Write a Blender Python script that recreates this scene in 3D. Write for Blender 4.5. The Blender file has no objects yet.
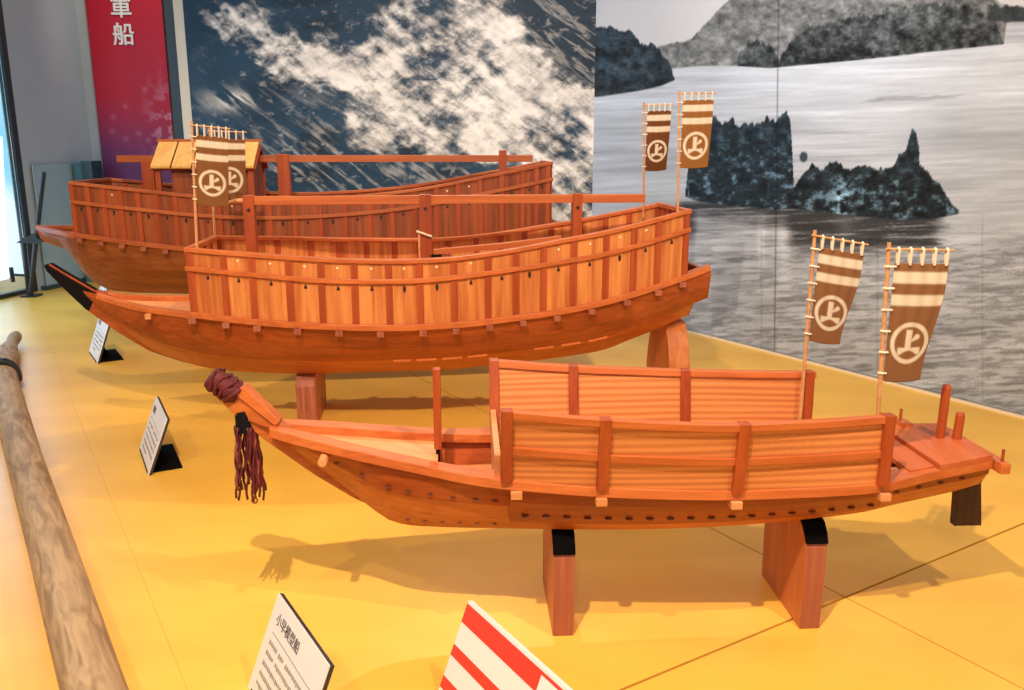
import bpy, math, random
import numpy as np
from mathutils import Vector, Matrix

S = 1.5            # metres per layout unit (the camera stands one unit above the platform)
C = bpy.context.scene.collection
PI = math.pi
rnd = random.Random(7)

# ------------------------------------------------------------------ materials
def nodes(name):
    m = bpy.data.materials.new(name); m.use_nodes = True
    nt = m.node_tree; b = nt.nodes['Principled BSDF']
    return m, nt, b

def plain(name, col, rough=.6, metal=0.0, noise=0.0, scale=20, spec=.5):
    m, nt, b = nodes(name)
    b.inputs['Roughness'].default_value = rough
    b.inputs['Metallic'].default_value = metal
    b.inputs['Specular IOR Level'].default_value = spec
    if noise:
        tc = nt.nodes.new('ShaderNodeTexCoord'); n = nt.nodes.new('ShaderNodeTexNoise')
        n.inputs['Scale'].default_value = scale; n.inputs['Detail'].default_value = 5
        nt.links.new(tc.outputs['Object'], n.inputs['Vector'])
        r = nt.nodes.new('ShaderNodeValToRGB')
        r.color_ramp.elements[0].position = .3; r.color_ramp.elements[1].position = .7
        r.color_ramp.elements[0].color = tuple(c * (1 - noise) for c in col) + (1,)
        r.color_ramp.elements[1].color = tuple(min(1, c * (1 + noise)) for c in col) + (1,)
        nt.links.new(n.outputs['Fac'], r.inputs['Fac']); nt.links.new(r.outputs['Color'], b.inputs['Base Color'])
    else:
        b.inputs['Base Color'].default_value = tuple(col) + (1,)
    return m

def wood(name, light, dark, axis='x', fine=70, rough=.42, wide=9, contrast=1.0):
    """timber with grain running along the given local axis"""
    m, nt, b = nodes(name)
    L = nt.links.new; N = nt.nodes.new
    tc = N('ShaderNodeTexCoord')
    def grain(sc, det, dist, long):
        mp = N('ShaderNodeMapping')
        s = {'x': (long, sc, sc), 'z': (sc, sc, long), 'y': (sc, long, sc)}[axis]
        mp.inputs['Scale'].default_value = s
        n = N('ShaderNodeTexNoise'); n.inputs['Scale'].default_value = 1
        n.inputs['Detail'].default_value = det; n.inputs['Distortion'].default_value = dist
        L(tc.outputs['Object'], mp.inputs['Vector']); L(mp.outputs['Vector'], n.inputs['Vector'])
        return n
    a = grain(fine, 3, .4, 2.0); c = grain(wide, 4, .8, .9)
    mix = N('ShaderNodeMath'); mix.operation = 'MULTIPLY_ADD'
    mix.inputs[1].default_value = .45
    L(a.outputs['Fac'], mix.inputs[0])
    ml = N('ShaderNodeMath'); ml.operation = 'MULTIPLY'; ml.inputs[1].default_value = .55
    L(c.outputs['Fac'], ml.inputs[0]); L(ml.outputs[0], mix.inputs[2])
    r = N('ShaderNodeValToRGB')
    r.color_ramp.elements[0].position = .5 - .12 / contrast; r.color_ramp.elements[1].position = .5 + .12 / contrast
    r.color_ramp.elements[0].color = tuple(dark) + (1,); r.color_ramp.elements[1].color = tuple(light) + (1,)
    L(mix.outputs[0], r.inputs['Fac']); L(r.outputs['Color'], b.inputs['Base Color'])
    b.inputs['Roughness'].default_value = rough
    bp = N('ShaderNodeBump'); bp.inputs['Strength'].default_value = .12; bp.inputs['Distance'].default_value = .004
    L(mix.outputs[0], bp.inputs['Height']); L(bp.outputs['Normal'], b.inputs['Normal'])
    return m

M = {}
M['hull'] = wood('reddish_hull_cedar', (.42, .088, .018), (.25, .044, .008), 'x', 60, .4, 8)
M['hull_light'] = wood('orange_hull_cedar', (.58, .165, .034), (.40, .092, .016), 'x', 60, .4, 8)
M['rail'] = wood('rail_cedar', (.64, .175, .045), (.46, .10, .022), 'x', 60, .4, 8)
M['post'] = wood('red_post_wood', (.44, .080, .018), (.30, .046, .010), 'z', 60, .4, 8)
M['panel_x'] = wood('striped_panel_wood', (.74, .29, .095), (.46, .12, .028), 'x', 75, .45, 30, 1.5)
def striped(name, light, dark):
    m, nt, b = nodes(name); N = nt.nodes.new; L = nt.links.new
    tc = N('ShaderNodeTexCoord'); mp = N('ShaderNodeMapping'); mp.inputs['Scale'].default_value = (.10, .3, 1)
    wv = N('ShaderNodeTexWave'); wv.wave_type = 'BANDS'; wv.bands_direction = 'Z'; wv.wave_profile = 'SIN'
    wv.inputs['Scale'].default_value = 14; wv.inputs['Distortion'].default_value = 5.5; wv.inputs['Detail'].default_value = 3; wv.inputs['Detail Scale'].default_value = .55
    n = N('ShaderNodeTexNoise'); n.inputs['Scale'].default_value = 30; n.inputs['Detail'].default_value = 4
    mx = N('ShaderNodeMath'); mx.operation = 'MULTIPLY_ADD'; mx.inputs[1].default_value = .55
    m2 = N('ShaderNodeMath'); m2.operation = 'MULTIPLY'; m2.inputs[1].default_value = .5
    L(tc.outputs['Object'], mp.inputs['Vector']); L(mp.outputs['Vector'], wv.inputs['Vector']); L(mp.outputs['Vector'], n.inputs['Vector'])
    L(wv.outputs['Fac'], mx.inputs[0]); L(n.outputs['Fac'], m2.inputs[0]); L(m2.outputs[0], mx.inputs[2])
    r = N('ShaderNodeValToRGB'); r.color_ramp.elements[0].position = .08; r.color_ramp.elements[1].position = .78
    r.color_ramp.elements[0].color = tuple(dark) + (1,); r.color_ramp.elements[1].color = tuple(light) + (1,)
    L(mx.outputs[0], r.inputs['Fac']); L(r.outputs['Color'], b.inputs['Base Color']); b.inputs['Roughness'].default_value = .45
    return m
M['panel_x'] = striped('striped_panel_wood', (.72, .27, .085), (.47, .13, .032))
M['panel_z'] = wood('upright_plank_wood', (.74, .27, .07), (.46, .12, .026), 'z', 34, .45, 12, 1.15)
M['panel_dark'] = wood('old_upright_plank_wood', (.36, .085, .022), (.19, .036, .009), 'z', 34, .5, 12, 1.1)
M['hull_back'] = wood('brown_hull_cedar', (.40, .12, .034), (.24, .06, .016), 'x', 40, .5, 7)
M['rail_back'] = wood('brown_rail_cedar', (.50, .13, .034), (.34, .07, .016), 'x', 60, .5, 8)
M['deck'] = wood('pale_deck_wood', (.76, .34, .14), (.62, .23, .08), 'x', 60, .5, 10)
M['deck_red'] = wood('red_deck_board', (.60, .15, .045), (.46, .095, .022), 'y', 40, .5, 10)
M['roof'] = wood('pale_roof_board', (.93, .58, .20), (.82, .42, .11), 'y', 60, .5, 10)
M['endgrain'] = wood('stand_end_grain', (.40, .12, .06), (.26, .06, .028), 'z', 60, .6, 18, 1.2)
M['stand'] = wood('stand_wood', (.62, .20, .05), (.46, .12, .028), 'z', 30, .5, 8)
M['felt'] = plain('black_felt', (.004, .0035, .004), .95, spec=.05)
M['black'] = plain('black_lacquer', (.006, .004, .005), .7, spec=.12)
M['nail'] = plain('dark_nail_slot', (.02, .008, .006), .6)
M['pale'] = plain('pale_wooden_plug', (.85, .66, .45), .6)
M['bamboo'] = plain('bamboo_pole', (.62, .30, .12), .45, noise=.15, scale=60)
M['tie'] = plain('cream_tie', (.80, .68, .52), .8)
M['slot'] = plain('rusty_nail_slot', (.13, .030, .012), .6)
M['maroon'] = plain('maroon_cord', (.105, .006, .010), .7, noise=.35, scale=120)
M['maroon_light'] = plain('faded_pink_cord', (.30, .06, .05), .7, noise=.25, scale=90)

def attr_mat(name, rough=.7, spec=.3):
    m, nt, b = nodes(name)
    a = nt.nodes.new('ShaderNodeVertexColor'); a.layer_name = 'print'
    nt.links.new(a.outputs['Color'], b.inputs['Base Color'])
    b.inputs['Roughness'].default_value = rough; b.inputs['Specular IOR Level'].default_value = spec
    return m
M['cloth'] = attr_mat('printed_cotton', .9, .1)
M['mural'] = attr_mat('printed_mural', .55, .25)
M['board_print'] = attr_mat('printed_board', .5, .3)

# ------------------------------------------------------------------ mesh builder
class G:
    def __init__(s): s.v = []; s.f = []; s.m = []
    def add(s, pts, faces, mi=0):
        n = len(s.v); s.v += [tuple(p) for p in pts]
        for f in faces: s.f.append(tuple(i + n for i in f)); s.m.append(mi)
    def box(s, a0, a1, b0, b1, c0, c1, mi=0):
        p = [(a, b, c) for c in (c0, c1) for b in (b0, b1) for a in (a0, a1)]
        s.add(p, [(0, 2, 3, 1), (4, 5, 7, 6), (0, 1, 5, 4), (2, 6, 7, 3), (0, 4, 6, 2), (1, 3, 7, 5)], mi)
    def loft(s, secs, mi=0, caps=True, closed=False):
        k = len(secs[0]); n = len(s.v)
        for r in secs: s.v += [tuple(p) for p in r]
        L = len(secs); rng = L if closed else L - 1
        for i in range(rng):
            for j in range(k):
                a = n + i * k + j; b = n + i * k + (j + 1) % k
                c = n + ((i + 1) % L) * k + (j + 1) % k; d = n + ((i + 1) % L) * k + j
                s.f.append((a, d, c, b)); s.m.append(mi)
        if caps and not closed:
            s.f.append(tuple(n + j for j in range(k))); s.m.append(mi)
            s.f.append(tuple(n + (L - 1) * k + j for j in reversed(range(k)))); s.m.append(mi)
    def prism(s, poly, axis, lo, hi, mi=0):
        """poly = 2D outline; axis names the extrusion direction"""
        def P(a, b, c): return {'y': (a, c, b), 'x': (c, a, b), 'z': (a, b, c)}[axis]
        s.loft([[P(a, b, lo) for a, b in poly], [P(a, b, hi) for a, b in poly]], mi)
    def tube(s, pts, r, n=8, mi=0, caps=True):
        pts = [Vector(p) for p in pts]; R = r if isinstance(r, (list, tuple)) else [r] * len(pts)
        secs = []; up = None
        for i, p in enumerate(pts):
            d = (pts[min(i + 1, len(pts) - 1)] - pts[max(i - 1, 0)]).normalized()
            if up is None: up = Vector((0, 0, 1)) if abs(d.z) < .9 else Vector((1, 0, 0))
            x = d.cross(up).normalized(); up = x.cross(d).normalized()
            secs.append([p + (x * math.cos(2 * PI * k / n) + up * math.sin(2 * PI * k / n)) * R[i] for k in range(n)])
        s.loft(secs, mi, caps)
    def build(s, name, mats, parent=None, label=None, smooth=False, bevel=0.0):
        me = bpy.data.meshes.new(name)
        me.from_pydata([(x * S, y * S, z * S) for x, y, z in s.v], [], s.f)
        for m in (mats if isinstance(mats, list) else [mats]): me.materials.append(m)
        me.polygons.foreach_set('material_index', s.m)
        me.update()
        import bmesh
        bm = bmesh.new(); bm.from_mesh(me); bmesh.ops.recalc_face_normals(bm, faces=bm.faces); bm.to_mesh(me); bm.free()
        if smooth:
            me.polygons.foreach_set('use_smooth', [True] * len(me.polygons))
        o = bpy.data.objects.new(name, me); C.objects.link(o)
        if parent: o.parent = parent
        if label: o['label'] = label
        if bevel:
            md = o.modifiers.new('edge', 'BEVEL'); md.width = bevel * S; md.segments = 2; md.limit_method = 'ANGLE'; md.angle_limit = .6
        return o

def tag(o, label, cat, group=None, kind=None):
    o['label'] = label; o['category'] = cat
    if group: o['group'] = group
    if kind: o['kind'] = kind
    return o
def thing(name, label, cat, x=0, y=0, z=0, deg=0, group=None):
    o = bpy.data.objects.new(name, None); C.objects.link(o); o.empty_display_size = .1
    o.location = (x * S, y * S, z * S); o.rotation_euler = (0, 0, math.radians(deg))
    return tag(o, label, cat, group)
def structure(o): o['kind'] = 'structure'; return o

class Curve1:
    """smooth curve through (x, y) knots, straight on beyond its ends"""
    def __init__(s, k): s.k = k
    def __call__(s, x):
        k = s.k
        if x <= k[0][0]: return k[0][1] + (x - k[0][0]) * (k[1][1] - k[0][1]) / (k[1][0] - k[0][0])
        if x >= k[-1][0]: return k[-1][1] + (x - k[-1][0]) * (k[-1][1] - k[-2][1]) / (k[-1][0] - k[-2][0])
        i = max(j for j in range(len(k)) if k[j][0] <= x); i = min(i, len(k) - 2)
        def sl(j):
            if j <= 0: return (k[1][1] - k[0][1]) / (k[1][0] - k[0][0])
            if j >= len(k) - 1: return (k[-1][1] - k[-2][1]) / (k[-1][0] - k[-2][0])
            return (k[j + 1][1] - k[j - 1][1]) / (k[j + 1][0] - k[j - 1][0])
        h = k[i + 1][0] - k[i][0]; t = (x - k[i][0]) / h
        return ((2*t**3 - 3*t*t + 1) * k[i][1] + (t**3 - 2*t*t + t) * h * sl(i) + (-2*t**3 + 3*t*t) * k[i + 1][1] + (t**3 - t*t) * h * sl(i + 1))
def rng(a, b, n): return [a + (b - a) * i / n for i in range(n + 1)]

def strip(q0, q1, n, sec, side):
    """loft of (across, up) sections run along the boat; side mirrors it"""
    g = G(); g.loft([[(q, t * side, z) for t, z in sec(q)] for q in rng(q0, q1, n)]); return g
def add_strip(g, q0, q1, n, sec, side, mi=0):
    g.loft([[(q, t * side, z) for t, z in sec(q)] for q in rng(q0, q1, n)], mi)

def slots(g, qs, t_at, z_at, side, w, h, mi, out=.0015):
    """small dark nail slots let into a plank"""
    for q in qs:
        t = t_at(q) + out; z = z_at(q)
        g.add([((q - w), t * side, z), (q, (t + .001) * side, z - h), (q + w, t * side, z), (q, (t + .001) * side, z + h),
               (q - w, (t - .006) * side, z), (q + w, (t - .006) * side, z)], [(0, 1, 2, 3), (0, 3, 2, 5, 4), (0, 4, 5, 2, 1)], mi)

# ------------------------------------------------------------------ boat stand
def stand(label, x, y, deg, thick, half, top, felt_z, group, cat='boat stand', felt=True):
    r = thing('boat_stand', label, cat, x, y, 0, deg, group)
    h = top
    prof = [(-half, 0), (-half - .004, h * .45), (-half - .002, h * .78), (-half + .008, h * .90), (-half + .024, h * .965), (-half + .05, h),
            (half - .05, h), (half - .024, h * .965), (half - .008, h * .90), (half + .002, h * .78), (half + .004, h * .45), (half, 0)]
    if felt == 'sloped':
        prof = [(-half, 0), (-half - .004, h * .40), (-half + .008, h * .58), (-half + .030, h * .76), (-half + .060, h * .91), (-half + .090, h),
                (half - .090, h), (half - .060, h * .91), (half - .030, h * .76), (half - .008, h * .58), (half + .004, h * .40), (half, 0)]
    g = G(); g.prism(prof, 'x', -thick / 2, thick / 2); o = g.build('board', [M['stand'], M['endgrain']], r, bevel=.002)
    for p in o.data.polygons:
        if abs(p.normal.y) > .6 and p.center.z < h * .95 * S and felt != 'sloped': p.material_index = 1
    for sd in (-1, 1):
        if felt is not True: break
        e = .0025
        pts = [(-half - .002 - e, h * .82), (-half + .000 - e, h * .84), (-half + .008 - e, h * .90 + e), (-half + .024 - e, h * .965 + e), (-half + .05, h + e * .6), (-half + .075, h + e * .6)]
        inner = [(-half + .075, h - .004), (-half + .05, h - .004), (-half + .028, h * .94), (-half + .012, h * .88), (-half + .005, h * .84), (-half + .004, h * .82)]
        g = G(); g.prism([(t * -sd, z) for t, z in pts + inner], 'x', -thick / 2 - .001, thick / 2 + .001)
        g.build('felt_pad', M['felt'], r, 'black felt pad over the shoulder of the board')
    return r

def bpos(b, q, t):   # boat-local to platform
    a = math.radians(b[2]); return b[0] + q * math.cos(a) - t * math.sin(a), b[1] + q * math.sin(a) + t * math.cos(a)

# ================================================================== FRONT BOAT
BF = (0, 1.725, 3)
def front_boat():
    r = thing('model_boat', 'small open wooden model boat nearest the viewer, with a maroon tassel at its bow', 'model boat', *BF[:2], 0, BF[2], 'wooden model ships')
    zg = Curve1([(-.56, .462), (-.5, .440), (-.436, .428), (-.342, .411), (-.23, .392), (-.11, .375), (0, .367), (.165, .355), (.363, .347), (.484, .345), (.717, .348), (.854, .358), (.995, .368)])
    bg = Curve1([(-.56, .012), (-.5, .022), (-.436, .045), (-.342, .072), (-.23, .097), (-.11, .125), (0, .142), (.165, .155), (.363, .162), (.484, .16), (.717, .148), (.854, .124), (.995, .092)])
    zk = Curve1([(-.56, .452), (-.50, .418), (-.42, .358), (-.344, .296), (-.29, .252), (-.25, .230), (-.175, .228), (0, .230), (.22, .229), (.386, .231), (.536, .237), (.732, .251), (.79, .262), (.937, .285), (.995, .297)])
    bk = Curve1([(-.56, .010), (-.50, .014), (-.42, .018), (-.344, .024), (-.29, .032), (-.25, .042), (-.175, .062), (0, .085), (.22, .10), (.386, .102), (.536, .10), (.732, .09), (.937, .07), (.995, .062)])
    def mix(f, q):      # point on the side between chine (0) and gunwale (1); slight belly
        w = .012 * math.sin(PI * f) * min(1, max(0, (q + .5) / .3))
        return bk(q) + (bg(q) - bk(q)) * f + w, zk(q) + (zg(q) - zk(q)) * f
    Q0, Q1 = -.545, .995
    for sd in (-1, 1):
        # lower strake, upper strake, heavier outer plank amidships
        def low(q):
            a, za = mix(0, q); b, zb = mix(.26, q); c, zc = mix(.5, q)
            return [(a, za), (b, zb), (c, zc), (c - .012, zc), (b - .012, zb), (a - .009, za + .004)]
        g = strip(Q0, Q1, 60, low, sd)
        slots(g, rng(-.22, -.04, 5), lambda q: mix(.10, q)[0], lambda q: mix(.10, q)[1], sd, .005, .0015, 1)
        g.build('lower_strake', [M['hull_light'], M['slot']], r)
        def up(q):
            a, za = mix(.5, q); b, zb = mix(.78, q); c, zc = mix(1, q); zc -= .005
            return [(a + .003, za), (b + .003, zb), (c + .002, zc), (c - .012, zc), (b - .012, zb), (a - .012, za)]
        g = strip(Q0, Q1, 60, up, sd)
        slots(g, [-.36, -.31, -.255, -.215, -.17, -.125, -.08, -.04] + [.78, .83, .88, .93], lambda q: mix(.58, q)[0] + .003, lambda q: mix(.58, q)[1], sd, .007, .003, 1)
        g.build('upper_strake', [M['hull'], M['slot']], r)
        def outer(q):
            a, za = mix(.20, q); b, zb = mix(.6, q); c, zc = mix(.97, q)
            return [(a + .009, za), (b + .010, zb), (c + .008, zc), (c, zc), (b, zb), (a, za)]
        g = strip(-.012, .755, 34, outer, sd)
        slots(g, rng(.02, .73, 17), lambda q: mix(.34, q)[0] + .0105, lambda q: mix(.34, q)[1], sd, .0075, .0024, 1)
        g.build('outer_plank', [M['hull'], M['slot']], r)
        def gun(q):
            w = min(.03, bg(q) * .6)
            o = .012 + .012 * min(1, max(0, (q + .15) / .12)) * min(1, max(0, (.84 - q) / .10))
            return [(bg(q) + o, zg(q) - .020), (bg(q) + o, zg(q)), (bg(q) - w, zg(q)), (bg(q) - w, zg(q) - .020)]
        strip(-.50, .995, 60, gun, sd).build('gunwale', M['rail'], r, bevel=.0015)
    def bot(q): return [(-bk(q), zk(q)), (bk(q), zk(q)), (bk(q) - .002, zk(q) + .014), (-bk(q) + .002, zk(q) + .014)]
    g = G(); g.loft([[(q, t, z) for t, z in bot(q)] for q in rng(-.27, .995, 40)]); g.build('bottom_plank', M['hull_light'], r)
    # raked stem with the upturned bow
    outl = [(-.628, .530), (-.600, .492), (-.573, .463), (-.521, .412), (-.46, .362), (-.414, .326), (-.344, .278), (-.25, .226), (-.235, .240), (-.28, .268),
            (-.33, .31), (-.40, .375), (-.46, .425), (-.485, .447), (-.525, .475), (-.556, .502), (-.606, .552)]
    g = G(); g.prism(outl, 'y', -.013, .013); g.build('stem', M['hull_light'], r, bevel=.002)
    g = G(); g.prism([(-.49, .437), (-.56, .500), (-.575, .512), (-.55, .525), (-.48, .449)], 'y', -.018, .018)
    g.build('bow_cap', M['rail'], r, bevel=.002)
    # decks
    def deck(q, d=.018): b = bg(q) - .010; return [(-b, zg(q) - d), (b, zg(q) - d), (b, zg(q) - d - .008), (-b, zg(q) - d - .008)]
    g = G(); g.loft([[(q, t, z) for t, z in deck(q)] for q in rng(-.48, -.165, 14)]); g.build('fore_deck', M['deck'], r)
    g = G(); g.loft([[(q, t, .300) for t in (-bg(q) + .03, bg(q) - .03)] + [(q, t, .292) for t in (bg(q) - .03, -bg(q) + .03)] for q in rng(-.165, .80, 20)]); g.build('hold_floor', M['deck'], r)
    g = G(); g.box(-.165, -.157, -.082, .082, .296, .366); g.build('bulkhead', M['deck'], r)
    g = G(); g.loft([[(q, -.118, .305), (q, .118, .305), (q, .150, .415), (q, -.150, .415)] for q in (-.042, -.030)]); g.build('bulkhead', M['deck'], r)
    g = G(); g.box(.755, .765, -.13, .13, .300, .340); g.build('bulkhead', M['deck'], r)
    # stake before the box
    g = G(); g.box(-.165, -.149, -.010, .010, .378, .553); g.build('stake', M['post'], r, bevel=.001)
    g = G(); g.box(-.161, -.153, -.006, .006, .30, .378); g.build('stake_tenon', M['black'], r)
    # crossbeams with their ends showing under the gunwale
    for q in (0.0, .165, .43, .735):
        g = G(); w = bg(q) + .032; g.box(q - .011, q + .011, -w, w, zg(q) - .036, zg(q) - .0205); g.build('crossbeam', M['deck'], r, bevel=.001)
    g = G(); q = -.385; w = bg(q) + .034; g.tube([(q, -w, zg(q) - .034), (q, 0, zg(q) - .030), (q, w, zg(q) - .034)], .0095, 8); g.build('crossbeam', M['deck'], r, bevel=.001)
    # side screens of the box
    zt = Curve1([(-.03, .521), (.164, .503), (.344, .492), (.431, .489), (.6, .488), (.73, .490)])
    bt = Curve1([(-.03, .197), (.2, .206), (.4, .207), (.6, .186), (.73, .170)])
    def face(q, f, off=0):
        b0 = bg(q) + .020; z0 = zg(q)
        return b0 + (bt(q) - b0) * f + off, z0 + (zt(q) - z0) * f
    for sd in (-1, 1):
        dq = -.012 if sd > 0 else 0
        def pan(q):
            a, za = face(q, .0); b, zb = face(q, .97)
            return [(a, za), (b, zb), (b - .007, zb), (a - .007, za)]
        strip(-.02 + dq, .735 + dq * 2, 40, pan, sd).build('screen_panel', M['panel_x'], r)
        def rail(f0, f1, o):
            def s(q):
                a, za = face(q, f0); b, zb = face(q, f1)
                return [(a + o, za), (b + o, zb), (b - .013, zb), (a - .013, za)]
            return s
        strip(-.03 + dq, .742 + dq * 2, 40, rail(.90, 1.0, .008), sd).build('top_rail', M['rail'], r, bevel=.001)
        def mrail(q):
            a, za = face(q, .39); b, zb = face(q, .50)
            return [(a + .007, za), (b + .007, zb), (b - .006, zb), (a - .006, za)]
        strip(-.03 + dq, .742 + dq * 2, 40, mrail, sd).build('middle_rail', M['rail'], r, bevel=.001)
        for q in (-.020 + dq, .165 + dq, .43 + dq, .727 + 2 * dq):
            g = G(); w = .011
            a, za = face(q, -.02); b, zb = face(q, 1.01)
            secs = []
            for qq in (q - w, q + w): secs.append([(qq, (a + .012) * sd, za), (qq, (b + .010) * sd, zb), (qq, (b - .016) * sd, zb), (qq, (a - .016) * sd, za)])
            g.loft(secs); g.build('post', M['post'], r, bevel=.001)
    # stern deck, hatch and crossbeam
    def flat(q0, q1, z, th, inset=.0):
        g = G(); g.loft([[(q, -bg(q) + inset, zg(q) + z), (q, bg(q) - inset, zg(q) + z), (q, bg(q) - inset, zg(q) + z - th), (q, -bg(q) + inset, zg(q) + z - th)] for q in rng(q0, q1, 6)]); return g
    flat(.865, .992, .012, .015, -.012).build('stern_deck', M['deck_red'], r, bevel=.001)
    flat(.805, .862, .004, .010, .004).build('hatch_board', M['deck_red'], r)
    for k in range(3):
        g = G(); t0 = -.125 + k * .018; g.box(.758, .815, t0, t0 + .014, .338, .345); g.build('hatch_slat', M['deck'], r)
    g = G(); q = .993; b = bg(q)
    g.loft([[(q - .006, bk(q) * s, zk(q)) for s in (-1, 1)] + [(q - .006, b * s, zg(q)) for s in (1, -1)], [(q + .008, bk(q) * s, zk(q)) for s in (-1, 1)] + [(q + .008, b * s, zg(q)) for s in (1, -1)]])
    g.build('transom', M['hull'], r)
    g = G(); g.box(.997, 1.018, -.128, .112, .345, .368); g.build('stern_crossbeam', M['rail'], r, bevel=.0015)
    g = G(); g.box(.90, .925, .095, .135, .371, .383); g.build('stern_block', M['rail'], r)
    for (q, t, z0, z1, rr) in ((1.007, -.113, .368, .394, .0032), (.905, .115, .383, .412, .0035)):
        g = G(); g.tube([(q, t, z0), (q, t, z1)], rr, 8); g.build('thole_pin', M['hull'], r)
    for (q, t, z0, z1, rr) in ((.945, .015, .372, .497, .0095), (.974, .0, .372, .438, .0095)):
        g = G(); g.tube([(q, t, z0), (q + .002, t, z1 - .006), (q + .002, t, z1)], [rr, rr, rr * .8], 12); g.build('stern_post', M['post'], r, smooth=False)
    g = G(); g.prism([(.982, .300), (.988, .176), (1.050, .176), (1.034, .300)], 'y', -.010, .010); g.build('rudder_blade', M['rudder'], r, 'dark brown rudder blade under the stern', bevel=.001)
M['rudder'] = wood('dark_rudder_wood', (.06, .016, .009), (.028, .008, .005), 'z', 60, .5, 30)
front_boat()

def tassel():
    x, y = bpos(BF, -.60, 0)
    r = thing('bow_tassel', 'maroon cord tassel tied round the upturned bow of the nearest boat', 'tassel', x, y, .45, BF[2])
    o = lambda q, z: (q + .60, z - .45)
    # wrapped knot round the bow
    g = G(); secs = []
    path = [(-.624, .538, .014), (-.618, .541, .024), (-.606, .534, .026), (-.594, .525, .024), (-.583, .516, .025), (-.572, .506, .024), (-.564, .499, .019)]
    for i, (q, z, w) in enumerate(path):
        d = Vector((.62, 0, -.45)).normalized(); n = Vector((.45, 0, .62)).normalized(); a, c = o(q, z)
        ring = []
        for k in range(14):
            an = 2 * PI * k / 14; rr = w * (1 + .13 * math.sin(3 * an + i * 1.7) + rnd.uniform(-.05, .05))
            p = Vector((a, 0, c)) + n * math.cos(an) * rr * .95 + Vector((0, 1, 0)) * math.sin(an) * rr
            ring.append(p)
        secs.append(ring)
    g.loft(secs); g.build('knot', M['maroon'], r, smooth=True)
    for k in range(4):
        g = G(); q0 = -.612 + k * .013; z0 = .536 - k * .010; pts = []
        for j in range(17):
            an = 2 * PI * j / 16; rr = .0245 + .002 * math.sin(5 * an)
            p = Vector((*[v for v in (o(q0, z0)[0],)], 0, o(q0, z0)[1])) + Vector((.59, 0, .81)) * math.cos(an) * rr + Vector((0, 1, 0)) * math.sin(an) * rr + Vector((.81, 0, -.59)) * math.sin(an * 2 + k) * .006
            pts.append(p)
        g.tube(pts, .0042, 6); g.build('cord_turn', M['maroon'], r, smooth=True)
    g = G()
    g.tube([(o(-.560, .463)[0], .0, o(0, .468)[1]), (o(-.553, .45)[0], .0, o(0, .425)[1])], [.016, .023], 12); g.build('binding', M['black'], r, 'black binding above the strands')
    for col, cnt in (('maroon', 30), ('maroon_light', 10)):
        g = G()
        for k in range(cnt):
            a = rnd.uniform(0, 2 * PI); rr = rnd.uniform(.003, .022); L = rnd.uniform(.12, .165)
            x0 = o(-.553, 0)[0] + math.cos(a) * rr; y0 = .0 + math.sin(a) * rr; ph = rnd.uniform(0, 6)
            pts = [(x0 + math.cos(a) * .008 * f + .0022 * math.sin(f * 14 + ph), y0 + math.sin(a) * .008 * f + .0022 * math.cos(f * 12 + ph), o(0, .436)[1] - L * f) for f in rng(0, 1, 12)]
            g.tube(pts, .0026, 5)
        ob = g.build('strands', M[col], r, 'pinkish faded cords' if col != 'maroon' else None, smooth=True); ob['kind'] = 'stuff'
    g = G(); g.tube([(o(-.548, 0)[0] + .006 * math.sin(a), -.0, o(0, .268)[1] + .006 * math.cos(a)) for a in rng(0, 2 * PI, 10)], .0018, 5); g.build('loose_loop', M['maroon_light'], r)
tassel()

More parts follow.
